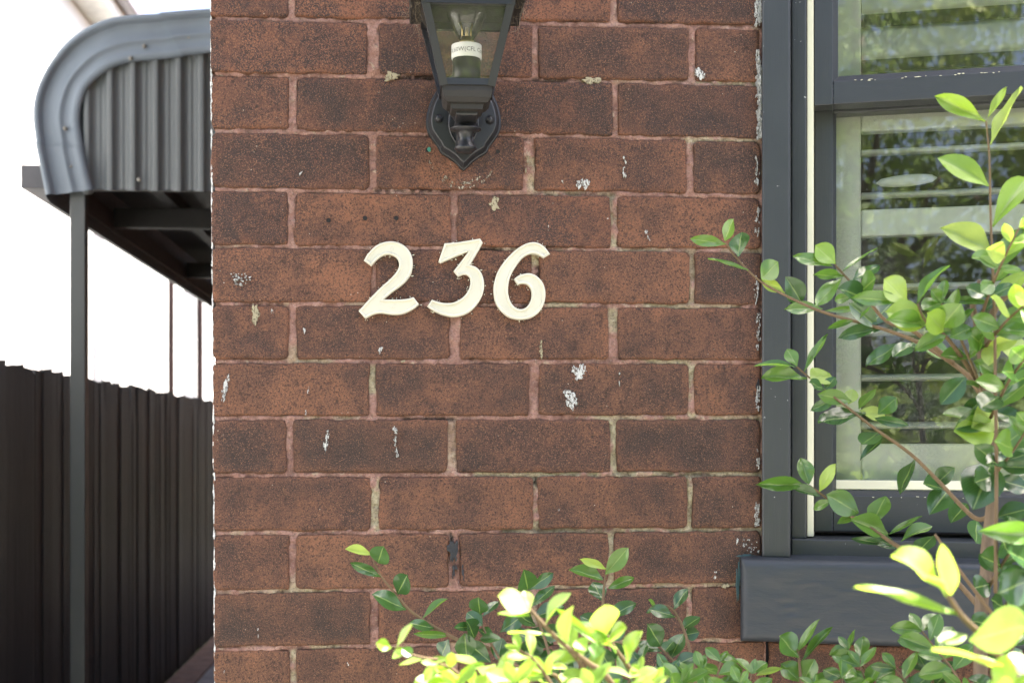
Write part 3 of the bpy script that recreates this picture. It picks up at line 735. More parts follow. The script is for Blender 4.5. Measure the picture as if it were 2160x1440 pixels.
# ------------------------------------------------------------------ house number
D2 = [(175, 325, 1), (215, 260), (270, 200), (340, 155), (430, 135), (510, 145), (580, 180), (630, 235), (658, 310), (660, 390), (640, 465), (590, 535), (520, 595), (450, 645), (372, 712, 1),
      (440, 712), (520, 712), (600, 705), (668, 687, 1), (722, 758, 1), (690, 790), (640, 822), (580, 850), (510, 864), (430, 860), (350, 848), (290, 855), (240, 875), (192, 902, 1), (124, 825, 1),
      (200, 740), (280, 655), (350, 585), (430, 515), (490, 450), (522, 390), (522, 340), (500, 300), (460, 275), (410, 265), (360, 280), (310, 315), (280, 345), (248, 380, 1)]
D3 = [(915, 338, 1), (975, 155, 1), (1100, 145), (1230, 125), (1328, 108, 1), (1355, 150, 1), (1300, 250), (1228, 370, 1), (1290, 392), (1335, 440), (1362, 510), (1368, 590), (1350, 670), (1310, 745), (1250, 815), (1180, 860),
      (1100, 882), (1020, 880), (930, 855), (850, 815), (804, 780, 1), (850, 712, 1), (920, 735), (1000, 748), (1080, 735), (1150, 695), (1200, 640), (1228, 570), (1230, 510), (1205, 475), (1165, 465), (1110, 487, 1), (1065, 430, 1), (1135, 340), (1212, 238, 1), (1080, 290), (935, 352, 1)]
D6 = [(2022, 262, 1), (1985, 212), (1940, 170), (1880, 145), (1810, 150), (1730, 185), (1640, 255), (1560, 345), (1500, 440), (1465, 560), (1462, 650), (1480, 740), (1530, 820), (1600, 880), (1680, 908), (1760, 910), (1840, 890),
      (1910, 840), (1955, 770), (1975, 690), (1972, 610), (1945, 540), (1890, 480), (1820, 452), (1750, 460), (1700, 480), (1664, 510, 1), (1700, 570, 1), (1740, 555), (1790, 562), (1820, 590), (1838, 640), (1835, 700), (1810, 760), (1765, 800),
      (1710, 805), (1660, 775), (1625, 720), (1607, 650), (1608, 570), (1630, 480), (1680, 390), (1740, 310), (1810, 265), (1870, 260), (1915, 275), (1957, 303, 1)]
for nm, pts, word, screws in (('2', D2, 'two', ((450, 210), (465, 780))), ('3', D3, 'three', ((1075, 212), (1065, 805))), ('6', D6, 'six', ((1715, 240), (1785, 850)))):
    poly = []
    for a in spline(pts, 4):
        p = P(730 + a[0] / 4.696, 480 + a[1] / 4.696, -.008); poly.append((p.x, p.z))
    cx = sum(p[0] for p in poly) / len(poly); cz = sum(p[1] for p in poly) / len(poly)
    poly = [(p[0] - cx, p[1] - cz) for p in poly]
    t = thing('house_number', 'cream painted raised metal digit %s of the house number' % word, 'house number', (cx, 0, cz), 0, 'digits of the house number')
    o = offset_poly
    add('rim', rings_me([(poly, .004), (poly, -.0072), (o(poly, .0007), -.0084), (o(poly, .0019), -.0090), (o(poly, .0030), -.0084), (o(poly, .0040), -.0064), (o(poly, .0050), -.0058)], fill=False), M['cream'], t)
    add('face', rings_me([(o(poly, .0049), -.0050), (o(poly, .0049), -.0058)]), M['cream'], t)
    rs_ = random.Random(ord(nm)); mes = []
    for q in range(34):
        i = rs_.randrange(len(poly)); far = offset_poly(poly, -rs_.uniform(.0008, .0034))[i]
        b_ = blob_pts(far[0], far[1], rs_.uniform(.0003, .0012) * rs_.choice((.6, .6, 1, 1.6)), rs_.uniform(.0003, .0010), rs_.random(), .6, 8)
        mes.append(rings_me([(b_, .003), (b_, -.0009 - .000008 * q)]))
    add('overspill_paint', join_me(mes), M['cream'], t)
    for sx, sz in screws:
        p = P(730 + sx / 4.696, 480 + sz / 4.696, -.006); c = (p.x - cx, p.z - cz)
        ring = lambda r: [(c[0] + r * math.cos(a), c[1] + r * math.sin(a)) for a in np.linspace(0, 6.283, 17)[:-1]]
        add('screw', rings_me([(ring(.0033), -.0056), (ring(.0031), -.0063), (ring(.0022), -.0068), (ring(.0012), -.0064)]), M['cream'], t)

# ------------------------------------------------------------------ wall lantern
lx = P(977.7, 300).x
LN = thing('wall_lantern', 'black coach lantern with clear panes on a shield shaped back plate', 'lantern', (lx, 0, P(977, 360).z))
lz = LN.location.z
def ladd(name, me, mat, parent=None, smooth=False):
    o = add(name, me, M[mat], parent or LN)
    if parent is None: o.location = (-lx, 0, -lz)
    return o
hs = [(0, 560), (110, 610), (190, 690), (260, 800), (296, 920), (300, 1000), (285, 1062), (248, 1122), (205, 1180), (183, 1222), (120, 1262), (66, 1302), (30, 1340), (0, 1366, 1)]
outl = [(522 + p[0],) + p[1:] for p in hs] + [(522 - p[0],) + p[1:] for p in hs[-2:0:-1]]
pl = []
for a in spline(outl, 4):
    p = P(840 + a[0] / 3.79, a[1] / 3.79, -.006); pl.append((p.x, p.z))
cxp, czp = lx, P(977.7, 262).z
def sc(poly, f): return [(cxp + (p[0] - cxp) * f, czp + (p[1] - czp) * f) for p in poly]
ladd('back_plate', rings_me([(pl, .004), (pl, -.004), (sc(pl, .985), -.006), (sc(pl, .955), -.0065), (sc(pl, .86), -.0155), (sc(pl, .83), -.0165), (sc(pl, .5), -.0175)]), 'black')
oval = []
for a in spline([(0, 790), (85, 850), (122, 950), (110, 1060), (60, 1150), (0, 1210, 1), (-60, 1150), (-110, 1060), (-122, 950), (-85, 850)], 5):
    p = P(840 + (522 + a[0]) / 3.79, a[1] / 3.79, -.018); oval.append((p.x, p.z))
ladd('oval_boss', rings_me([(oval, -.012), (oval, -.0185), (offset_poly(oval, .0015), -.0195), (offset_poly(oval, .003), -.0185)]), 'black')
for sx, sy in ((325, 948), (733, 960)):
    c = P(840 + sx / 3.79, sy / 3.79, -.018)
    me = lathe_me([(.0066, 0), (.0066, .002), (.0046, .0035), (.004, .0055), (.0022, .0065)], 16)
    me.transform(Matrix.Translation((c.x, -.0165, c.z)) @ Matrix.Rotation(R(90), 4, 'X'))
    ladd('screw', me, 'black')
ya = -.125                                              # the lantern's axis stands this far off the wall
zb = P(985, 178, ya - .036).z; zt_ = P(985, 1, ya - .06).z
wb, wt = .0365, .0635
# turned finial and arm
def zf(y): return P(985, y / 3.79, ya + .03).z
yf = ya + .045
fin = [(.027, zf(845)), (.026, zf(868)), (.021, zf(905)), (.0155, zf(950)), (.0145, zf(970)), (.018, zf(998)), (.0225, zf(1012)), (.0225, zf(1022)), (.013, zf(1036)), (.0115, zf(1060)), (.0095, zf(1090)), (.011, zf(1120)), (.0155, zf(1160)), (.0165, zf(1172)), (.013, zf(1185)), (.011, zf(1200)), (.004, zf(1208))]
ladd('finial', lathe_me([(r, z) for r, z in fin][::-1], 28, (lx, yf, 0)), 'black')
ladd('arm', join_me([box_me((lx - .012, yf, zf(1140)), (lx + .012, -.012, zf(855)), .003), box_me((lx - .015, ya - .01, zb - .036), (lx + .015, yf + .02, zb - .029), .002)]), 'black')
ladd('cup', lathe_me([(.014, zb - .0315), (.0215, zb - .030), (.0225, zb - .0235), (.0275, zb - .022), (.0325, zb - .016), (.0345, zb - .008), (.0345, zb - .0005)], 4, (lx, ya, 0), 1), 'dusty')
fr = []
cs = ((-1, -1), (1, -1), (1, 1), (-1, 1))
for i, (a, b) in enumerate(cs):
    ladd('corner_post', bar_me((lx + a * (wb - .004), ya + b * (wb - .004), zb - .001), (lx + a * (wt - .004), ya + b * (wt - .004), zt_ + .004), .0105, .0105, (0, 1, 0)), 'black')
for (z, hw, t, nm) in ((zb + .004, wb, .009, 'bottom_rim'), (zt_, wt, .010, 'top_rim')):
    mes = []
    for i in range(4):
        (a, b), (c, d) = cs[i], cs[(i + 1) % 4]; h = hw - .004
        mes.append(bar_me((lx + a * h, ya + b * h, z), (lx + c * h, ya + d * h, z), .009, t, (0, 0, 1)))
    ladd(nm, join_me(mes), 'black')
for i in range(4):
    (a, b), (c, d) = cs[i], cs[(i + 1) % 4]; h0, h1 = wb - .005, wt - .005
    V = [Vector((lx + a * h0, ya + b * h0, zb)), Vector((lx + c * h0, ya + d * h0, zb)), Vector((lx + c * h1, ya + d * h1, zt_)), Vector((lx + a * h1, ya + b * h1, zt_))]
    n = (V[1] - V[0]).cross(V[3] - V[0]).normalized() * .0018
    ladd('pane', mesh('pane', V + [v - n for v in V], [(0, 1, 2, 3), (7, 6, 5, 4), (0, 4, 5, 1), (1, 5, 6, 2), (2, 6, 7, 3), (3, 7, 4, 0)]), 'lampglass')
zr = P(900, 50, ya + .074).z
ladd('roof_skirt', join_me([lathe_me([(.078, zr), (.080, zr + .002), (.078, zr + .022), (.070, zr + .026)], 4, (lx, ya, 0), 1), ]), 'dusty')
ladd('roof', lathe_me([(.072, zr + .0265), (.060, zr + .045), (.040, zr + .07), (.030, zr + .10), (.012, zr + .115), (.010, zr + .13), (.014, zr + .138), (.008, zr + .15), (.001, zr + .155)], 4, (lx, ya, 0), 1), 'black')
def zc(y): return P(985, y, ya).z
ladd('socket', lathe_me([(.0195, zb + .002), (.0195, zc(124))], 28, (lx, ya, 0)), 'black')
slv = ladd('sleeve', lathe_me([(.0209, zc(126)), (.0212, zc(125)), (.0212, zc(98)), (.0209, zc(97)), (.012, zc(96))], 40, (lx, ya, 0)), 'sleeve')
cu = bpy.data.curves.new('print', 'FONT'); cu.body = 'MAX.60W(CFL Compact)'; cu.size = .0084; cu.align_x = 'CENTER'; cu.resolution_u = 2
tmp = bpy.data.objects.new('print', cu); C.objects.link(tmp)
bpy.context.view_layer.update()
tm = bpy.data.meshes.new_from_object(tmp.evaluated_get(bpy.context.evaluated_depsgraph_get()))
bpy.data.objects.remove(tmp); bpy.data.curves.remove(cu)
bm = bmesh.new(); bm.from_mesh(tm); bmesh.ops.subdivide_edges(bm, edges=bm.edges[:], cuts=1)
zt0 = zc(116)
for v in bm.verts:
    a = -math.pi / 2 + (v.co.x + .004) / .0212; v.co = Vector((lx + .0214 * math.cos(a), ya + .0214 * math.sin(a), zt0 + v.co.y))
bm.to_mesh(tm); bm.free(); tm.materials.clear()
o = add('printed_text', tm, M['ink'], slv)
ladd('bulb_cap', lathe_me([(.0105, zc(96)), (.0105, zc(88)), (.008, zc(87)), (.008, zc(80))], 20, (lx, ya, 0)), 'brass')
ladd('filament_stem', join_me([tube_me([(lx - .006, ya, zc(82)), (lx - .006, ya, zc(62)), (lx - .009, ya, zc(48))], .0012, 6), tube_me([(lx + .006, ya, zc(82)), (lx + .006, ya, zc(66)), (lx + .008, ya, zc(50))], .0012, 6), tube_me([(lx, ya, zc(82)), (lx, ya, zc(58))], .0024, 6)]), 'brass')
ladd('bulb', lathe_me([(.009, zc(86)), (.013, zc(78)), (.021, zc(58)), (.027, zc(38)), (.028, zc(22)), (.024, zc(4)), (.014, zc(-8)), (.001, zc(-12))], 28, (lx, ya, 0)), 'bulb')
# cobwebs caught under the roof skirt
rs = random.Random(3); wm = []
for k in range(110):
    sx = rs.choice((-1, -1, 1)); p = Vector((lx + sx * rs.uniform(.056, .080), ya + rs.uniform(-.06, .07), zr + rs.uniform(-.012, .012)))
    q = p + Vector((rs.uniform(-.016, .016), rs.uniform(-.03, .03), rs.uniform(-.03, .015))); m_ = (p + q) / 2 + Vector((rs.uniform(-.006, .006), 0, -.006))
    wm.append(tube_me([p, m_, q], .00019, 3))
ladd('cobweb', join_me(wm), 'web')
# pale outline left on the bricks by an earlier fitting
def arc(cx, cy, r, a0, a1, wd, n=40):
    mes = []
    for k in range(n):
        a = R(a0 + (a1 - a0) * k / n + random.uniform(-1, 1)); rr = r + random.uniform(-wd, wd)
        if random.random() < .25: continue
        p = P(cx + rr * math.cos(a), cy + rr * math.sin(a)); q = blob_pts(p.x, p.z, random.uniform(.0015, .005), random.uniform(.0008, .0022), random.random(), .5, 9, -(a + math.pi / 2))
        mes.append(rings_me([(q, .003), (q, -.0007 - .00001 * k - .0004 * (r < 70))]))
    o = add('old_fitting_outline', join_me(mes), M['film'], wall); o.location = (-XL, 0, 0)
arc(976, 325, 71, 25, 170, 1.5, 70); arc(976, 322, 64, 60, 140, 2.5, 34)

# ------------------------------------------------------------------ awning over the side passage
YA = 2.60
aw = thing('awning', 'blue grey bullnose sheet metal awning with ribbed end panel on a steel post', 'awning', (P(168, 900, YA).x, YA, 0))
ax0 = aw.location.x
def aadd(name, me, mat, parent=None):
    o = add(name, me, M[mat], parent or aw)
    if parent is None: o.location = (-ax0, -YA, 0)
    return o
def A2(zx, zy, y=YA):
    p = P(zx / 3, zy / 3, y); return (p.x, p.z)
outer = open_spline([A2(*q) for q in ((1700, 55), (1330, 77), (990, 103), (840, 112), (700, 134), (560, 192), (430, 290), (320, 430), (248, 580), (222, 720), (235, 880), (268, 1050), (298, 1200), (308, 1252))], 5)
inner = open_spline([A2(*q) for q in ((1700, 330), (1330, 352), (1020, 386), (840, 402), (720, 440), (620, 510), (560, 580), (525, 680), (515, 780), (530, 890), (556, 1020), (585, 1140), (606, 1215))], 5)
def resamp(p, n):
    p = np.array(p); d = np.r_[0, np.cumsum(np.hypot(*np.diff(p, axis=0).T))]; s = np.linspace(0, d[-1], n); return np.stack([np.interp(s, d, p[:, 0]), np.interp(s, d, p[:, 1])], -1)
NO = 70; O_, I_ = resamp(outer, NO), resamp(inner, NO)
prof = [(0.0, .02), (0.0, -.004), (.03, -.020), (.09, -.028), (.15, -.024), (.19, -.012), (.22, -.006), (.5, -.006), (.54, -.013), (.60, -.013), (.64, -.006), (.80, -.006), (.83, -.011), (.9, -.011), (.985, -.008), (1.0, .004)]
def flash(i0, i1, lift, name, parent=None):
    V = []
    for i in range(i0, i1):
        for f, y in prof:
            q = O_[i] * (1 - f) + I_[i] * f; V.append((q[0], YA - .02 + y - lift, q[1]))
    n = len(prof); Fc = [(a * n + b, a * n + b + 1, (a + 1) * n + b + 1, (a + 1) * n + b) for a in range(i1 - i0 - 1) for b in range(n - 1)]
    me = mesh(name, V, Fc, True)
    return aadd(name, me, 'metal', parent)
flash(0, 21, .011, 'barge_flashing'); flash(20, 60, .0, 'barge_flashing'); flash(59, NO, .012, 'barge_flashing')
# ribbed end panel
zlow = A2(900, 1205)[1]
cols = np.arange(A2(520, 800)[0] - .03, A2(1700, 800)[0], .004); V = []
def topz(x):
    return float(np.interp(x, (O_ * .35 + I_ * .65)[::-1][:, 0], (O_ * .35 + I_ * .65)[::-1][:, 1]))
xs_, zs_ = (O_ * .35 + I_ * .65)[:, 0], (O_ * .35 + I_ * .65)[:, 1]
x_r0 = A2(700, 800)[0]; per = A2(845, 800)[0] - x_r0
kmin = int(np.argmin(xs_))
for x in cols:
    ph = ((x - x_r0) / per + .5) % 1 - .5; a = abs(ph)
    y = -.016 if a < .10 else (-.016 + (a - .10) / .16 * .020 if a < .26 else .004 + .002 * math.cos((a - .38) * 26))
    top = float(np.interp(-x, -xs_[:kmin + 1], zs_[:kmin + 1])) if x > xs_[kmin] else zs_[kmin]
    bot = zlow if x > A2(590, 1200)[0] else float(np.interp(x, xs_[kmin:], zs_[kmin:]))
    bot = bot - .004 * math.cos(ph * 6.28)
    V += [(x, YA + y, bot), (x, YA + y, max(top, bot + .01))]
aadd('ribbed_panel', mesh('panel', V, [(2 * i, 2 * i + 2, 2 * i + 3, 2 * i + 1) for i in range(len(cols) - 1)], True), 'metal2')
for zx, zy in ((925, 312), (1205, 258), (430, 828), (468, 1068), (885, 1142), (840, 388)):
    p = A2(zx, zy); me = lathe_me([(.0075, 0), (.0075, .003), (.005, .004), (.005, .008), (.003, .009)], 8, smooth=False); me.transform(Matrix.Translation((p[0], YA - .032 if zy != 1142 else YA - .012, p[1])) @ Matrix.Rotation(R(90), 4, 'X'))
    aadd('screw', me, 'screw')
px0 = A2(148 * 3, 1300)[0]; pz = A2(450, 1212)[1]
aadd('post', box_me((px0, YA - .005, 0), (px0 + .0505, YA + .046, pz + .03), .003), 'post')
# roof sheet running back along the passage, beams beneath it
V = []; yy = (YA - .02, YA + 5.2)
for q in O_:
    for y in yy: V.append((q[0], y, q[1] - .004))
for q in O_[::-1]:
    for y in yy: V.append((q[0] + .01, y, q[1] - .02))
n2 = 2 * len(O_); aadd('roof_sheet', mesh('roof', V, [((2 * i) % (2 * n2), (2 * i + 1) % (2 * n2), (2 * i + 3) % (2 * n2), (2 * i + 2) % (2 * n2)) for i in range(n2)], False), 'metal')
b0 = A2(46 * 3, 398 * 3, YA); bt = A2(150, 349 * 3, YA)
b1x = b0[0] + .10
aadd('side_beam', box_me((b0[0], YA - .012, b0[1]), (b1x, YA + 5.2, bt[1]), .003), 'beam')
aadd('fascia_beam', box_me((b1x + .001, YA + .015, pz + .01), (A2(1700, 1200)[0], YA + .045, pz + .09), .002), 'dark')
for k in range(3):
    y = YA + .9 + k * 1.7
    aadd('rafter', box_me((b1x + .001, y, pz + .02), (A2(1800, 1200)[0] + .2, y + .05, pz + .10), .003), 'dark')
for k in range(3):
    x = b1x + .22 + k * .30
    aadd('purlin', box_me((x, YA + .05, pz + .101), (x + .045, YA + 5.2, pz + .15), .002), 'dark')
aadd('ceiling_lining', box_me((b1x + .002, YA + .05, pz + .152), (A2(1700, 1200)[0] + .5, YA + 5.2, pz + .16)), 'dark')

# ------------------------------------------------------------------ paling fence
FX = -1.566
fe = thing('paling_fence', 'dark stained timber paling fence along the side passage', 'fence', (FX, 2.4, 0))
y = 1.2; k = 0; rf = random.Random(21)
zfe = P(447, 845, 8.2).z
while y < 11.2:
    wd = rf.uniform(.085, .135); gap = -.004
    zt1 = 1.52 + .28 + rf.uniform(-.012, .012)
    off = rf.uniform(-.003, .003) + (.004 if k % 3 == 0 else 0); tw = rf.uniform(-.0025, .0025)
    V = []
    for zz in (0, 1.66 - .05 * (k % 3), zt1):
        jx = rf.uniform(-.002, .002)
        sp = (.030 if k % 9 == 4 else .004 * (k % 4 == 1)) if zz == zt1 else 0      # a few palings are worn narrow at the top
        V += [(off + tw + jx, y + sp, zz), (off - tw + jx, y + wd - sp * .3, zz + (rf.uniform(-.012, .012) if zz == zt1 else 0)), (off - tw + jx - .018, y + wd - sp * .3, zz), (off + tw + jx - .018, y + sp, zz)]
    o = add('plank', mesh('plank', V, [(0, 1, 5, 4), (1, 2, 6, 5), (2, 3, 7, 6), (3, 0, 4, 7), (4, 5, 9, 8), (5, 6, 10, 9), (6, 7, 11, 10), (7, 4, 8, 11), (8, 9, 10, 11), (3, 2, 1, 0)]), M['fence'], fe)
    o.location = (0, -2.4, 0)
    y += wd + gap - (0 if rf.random() < .8 else .01); k += 1
for zz in (.35, 1.45):
    o = box('fence_rail', (-.10, 1.2, zz), (-.045, 11.2, zz + .09), M['fence'], fe); o.location = (0, -2.4, 0)

# ------------------------------------------------------------------ neighbour's white house
NX = -2.55
nb = thing('neighbour_house', 'white painted brick house behind the dark fence', 'house', (NX, 5, 0))
def nadd(name, lo, hi, mat, bevel=0.0):
    o = box(name, lo, hi, M[mat], nb, bevel); o.location = (-NX, -5, 0); return o
nadd('wall', (NX - .3, -1.2, 0), (NX, 22, 4.75), 'nwall')
nadd('soffit', (NX - .1, -1.4, 4.76), (NX + .24, 22, 4.78), 'fascia')
nadd('fascia_board', (NX + .21, -1.4, 4.782), (NX + .24, 22, 4.96), 'fascia', .004)
nadd('gutter', (NX + .242, -1.4, 4.86), (NX + .34, 22, 4.98), 'gutter', .02)
nadd('roof', (NX - 4, -1.4, 4.97), (NX + .25, 22, 5.05), 'gutter')
def yhit(px):                                          # where the neighbour's wall is seen at this column
    d = ray(px, 700); t = (NX - EYE.x) / d.x; return EYE.y + d.y * t
def pipe_and_shade(px, r, z0, z1, mat, name):
    y = yhit(px); rr = random.Random(px)
    pts = [(NX + r, y + rr.uniform(-.012, .012), z0 + (z1 - z0) * k / 8) for k in range(9)]
    o = add(name, tube_me(pts, r, 10), M[mat], nb); o.location = (-NX, -5, 0)
pipe_and_shade(356, .028, 1.62, 4.75, 'rust', 'rusty_pipe'); pipe_and_shade(416, .034, 0, 4.75, 'rust', 'rusty_pipe')
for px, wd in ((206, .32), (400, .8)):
    y = yhit(px); nadd('shadow_band', (NX + .001, y - wd / 2, 0), (NX + .008, y + wd / 2, 4.75), 'pipe_and_shade')  # thin grey strips painting soft shadow bands onto the white wall

# ------------------------------------------------------------------ shrubs: every leaf a piece of its own
def leaf_variant(seed):
    rs = random.Random(seed); n, m = 9, 4
    fold = rs.uniform(.05, .28); droop = rs.uniform(-.10, .30); twist = rs.uniform(-.25, .25); peak = rs.uniform(.46, .60); tipc = rs.uniform(.6, 1.1); wave = rs.uniform(0, .03)
    V, UV = [], []
    for i in range(n + 1):
        t = i / n; s = t ** (math.log(.5) / math.log(peak))
        half = .5 * max(0.0, math.sin(math.pi * s)) ** (.72 if t > .5 else .85)
        if t > .88: half *= 1 - (t - .88) * 2.2
        if i == 0: half = .035
        if i == n: half = .004
        for j in range(-m, m + 1):
            u = j / m; x = u * half
            z = fold * abs(u) * half * 1.2 - droop * t * t * .6 + (.02 * math.sin(7 * t + seed) if j else 0) + wave * math.sin(11 * t + 3 * u)
            a = twist * t
            V.append((x * math.cos(a), t + 0.0, z + x * math.sin(a))); UV.append((.5 + u * .5, t))
    k = 2 * m + 1; Fc = [(i * k + j, i * k + j + 1, (i + 1) * k + j + 1, (i + 1) * k + j) for i in range(n) for j in range(k - 1)]
    me = bpy.data.meshes.new('leaf'); me.from_pydata(V, [], Fc); me.update(); me.polygons.foreach_set('use_smooth', [True] * len(me.polygons))
    uv = me.uv_layers.new(name='UVMap')
    for l in me.loops: uv.data[l.index].uv = UV[l.vertex_index]
    return me
LV = {}
for tname in ('leaf', 'leaf2', 'young'):
    LV[tname] = []
    for q in range(9):
        me = leaf_variant(q + 20 * len(tname)); me.materials.append(M[tname]); LV[tname].append(me)
TYPES = {'d': 'leaf', 'm': 'leaf2', 'y': 'young'}
lr = random.Random(99); NLEAF = [0]
def put_leaf(parent, base, tip, width, typ, roll=None, upw=.42):
    base, tip = Vector(base), Vector(tip); ax = tip - base; L = ax.length
    if L < 1e-4: return
    a = ax / L; v = (EYE - base).normalized(); n = v - a * v.dot(a)
    if n.length < .05: n = Vector((0, 0, 1)) - a * a.z
    n.normalize()
    up = Vector((0, 0, 1)) - a * a.z
    if up.length > .1: n = (n * .75 + up.normalized() * upw).normalized(); n = (n - a * n.dot(a)).normalized()
    if roll is None: roll = lr.gauss(0, .30)
    n = Matrix.Rotation(roll, 3, a) @ n; x = a.cross(n).normalized(); n = x.cross(a)
    width /= max(.6, abs(n.dot(v)))
    me = lr.choice(LV[TYPES[typ]]); o = bpy.data.objects.new('leaf', me); C.objects.link(o)
    wv = x * width; nv = n * L
    Mx = Matrix(((wv.x, ax.x, nv.x, base.x), (wv.y, ax.y, nv.y, base.y), (wv.z, ax.z, nv.z, base.z), (0, 0, 0, 1)))
    o.parent = parent; o.matrix_parent_inverse = Matrix.Translation(-Vector(parent['o'])); o.matrix_basis = Mx
    NLEAF[0] += 1
def shrub(name, label, loc):
    t = thing(name, label, 'shrub', loc); t['o'] = list(loc); return t
def branch(sh_, stem, r0, r1, mat='twig', name='branch'):
    """stem: (px, py, y) rows from the thick end to the tip; returns the part"""
    sp = open_spline([(float(a), float(b), float(c)) for a, b, c in stem], 5) if len(stem) > 2 else stem
    pts = [P(a, b, c) for a, b, c in sp]; N = len(pts)
    o = add(name, tube_me(pts, [r0 + (r1 - r0) * k / (N - 1) for k in range(N)], 7), M[mat], sh_)
    o.matrix_parent_inverse = Matrix.Translation(-Vector(sh_['o'])); o['o'] = [0, 0, 0]
    return o, pts
def leaves(part, y, rows, jit=.02, upw=.42):
    for row in rows:
        bx, by, tx, ty, wpx, typ = row[:6]; dy = row[6] if len(row) > 6 else lr.uniform(-jit * 1.6, jit * .8)
        k = (y - EYE.y) / F
        put_leaf(part, P(bx, by, y), P(tx, ty, y + dy), wpx * k * 1.0, typ, None, upw)
def sprig(sh_, stem, n, lpx, types, r0=.0016, r1=.0008, spread=1.0, wr=.5, start=.15):
    """a twig with pairs of leaves, the pairs turned a little each time"""
    o, pts = branch(sh_, stem, r0, r1)
    N = len(pts)
    for i in range(n):
        t = start + (1 - start) * i / max(1, n - 1); q = min(N - 1, int(t * (N - 1))); p = pts[q]
        d = (pts[min(N - 1, q + 1)] - pts[max(0, q - 1)]).normalized()
        k = (p.y - EYE.y) / F; L = lpx * k * lr.uniform(.75, 1.2) * (1.0 if t < .85 else .8)
        side = d.cross(Vector((0, 1, 0))).normalized(); ot = d.cross(side)
        ph = lr.uniform(-.7, .7)
        for s in (-1, 1):
            if lr.random() < .08: continue
            sv = (side * math.cos(ph) + ot * math.sin(ph)) * s
            dr = (sv * spread * lr.uniform(.7, 1.1) + d * lr.uniform(.35, .8) + Vector((0, 0, lr.uniform(-.25, .25)))).normalized()
            ty = types[min(len(types) - 1, int(t * len(types) + lr.uniform(-.3, .3)))] if lr.random() < .9 else lr.choice(types)
            put_leaf(o, p, p + dr * L, L * wr * lr.uniform(.85, 1.15), ty)
        if i == n - 1:
            put_leaf(o, p, p + (d + Vector((lr.uniform(-.3, .3), lr.uniform(-.3, .1), 0))).normalized() * L * .8, L * wr * .7, types[-1])
    return o

# --- low shrub in front of the wall
LS = shrub('low_shrub', 'low leafy shrub with sunlit tips growing in front of the brick wall', (P(1150, 1440, -.4).x, -.4, 0))
yb = -.40
o, _ = branch(LS, [(1180, 2600, -.42), (1170, 1900, -.42), (1160, 1600, -.42), (1120, 1470, -.36)], .012, .006, 'bark', 'trunk')
o, _ = branch(LS, [(1160, 1600, -.40), (1120, 1440, -.34), (1043, 1373, -.27), (970, 1350, -.25), (927, 1328, -.24), (893, 1307, -.24), (863, 1285, -.24), (833, 1250, -.24), (803, 1213, -.24), (783, 1171, -.24)], .0034, .0011)
leaves(o, -.24, [(785, 1170, 729, 1156, 17, 'y'), (797, 1187, 808, 1153, 28, 'd'), (803, 1216, 737, 1186, 19, 'd'), (838, 1252, 860, 1211, 30, 'd'), (857, 1285, 789, 1251, 36, 'd'), (892, 1304, 943, 1260, 15, 'm'),
    (918, 1325, 866, 1313, 20, 'd'), (948, 1339, 877, 1336, 14, 'm'), (946, 1348, 930, 1382, 33, 'd')])
o, _ = branch(LS, [(1160, 1600, -.6), (1060, 1450, -.74), (985, 1397, -.78), (900, 1388, -.80), (835, 1370, -.80)], .0028, .001)
leaves(o, -.80, [(835, 1367, 866, 1316, 31, 'y'), (826, 1366, 792, 1356, 18, 'y'), (832, 1372, 846, 1382, 18, 'y'), (845, 1366, 870, 1382, 24, 'm'), (900, 1386, 840, 1398, 15, 'y'), (950, 1388, 901, 1391, 14, 'y'), (1010, 1401, 953, 1378, 25, 'y'),
    (978, 1444, 932, 1403, 44, 'y'), (958, 1450, 883, 1428, 33, 'y'), (985, 1414, 1021, 1397, 12, 'y'), (1047, 1428, 1088, 1369, 35, 'y'), (1045, 1400, 1018, 1422, 26, 'y'), (1040, 1452, 1000, 1432, 30, 'y')], upw=.95)
o, _ = branch(LS, [(1420, 1640, -.74), (1290, 1440, -.82), (1240, 1397, -.84), (1187, 1357, -.85), (1150, 1320, -.86), (1118, 1284, -.86)], .0032, .0014)
leaves(o, -.85, [(1120, 1288, 1054, 1252, 40, 'y'), (1118, 1284, 1106, 1243, 26, 'y'), (1118, 1298, 1050, 1290, 16, 'y'), (1150, 1318, 1193, 1243, 34, 'y'), (1165, 1341, 1075, 1326, 15, 'y'), (1198, 1354, 1206, 1275, 44, 'y'), (1238, 1372, 1214, 1348, 28, 'y'),
    (1250, 1392, 1262, 1352, 30, 'm'), (1262, 1360, 1176, 1278, 15, 'y')], upw=.95)
o, _ = branch(LS, [(1420, 1620, -.72), (1345, 1440, -.78), (1300, 1370, -.80), (1272, 1328, -.81)], .003, .0012)
leaves(o, -.81, [(1276, 1342, 1277, 1272, 46, 'y'), (1280, 1358, 1314, 1317, 38, 'y'), (1302, 1366, 1230, 1346, 18, 'y'), (1320, 1398, 1352, 1330, 40, 'y'), (1332, 1428, 1271, 1405, 20, 'y'), (1336, 1444, 1388, 1410, 34, 'y'), (1300, 1375, 1215, 1300, 20, 'm')], upw=.95)
o, _ = branch(LS, [(1250, 1640, -.70), (1190, 1450, -.76), (1150, 1415, -.78)], .003, .0012)
leaves(o, -.78, [(1165, 1420, 1100, 1402, 24, 'y'), (1100, 1410, 1070, 1432, 20, 'y'), (1160, 1406, 1200, 1406, 15, 'y'), (1150, 1444, 1124, 1416, 30, 'y'), (1235, 1446, 1181, 1416, 34, 'y'), (1105, 1448, 1128, 1416, 22, 'y'), (1225, 1440, 1240, 1395, 40, 'm')], upw=.95)
o, _ = branch(LS, [(1290, 1560, -.38), (1275, 1400, -.32), (1272, 1275, -.28), (1276, 1225, -.27), (1281, 1198, -.27)], .0028, .001)
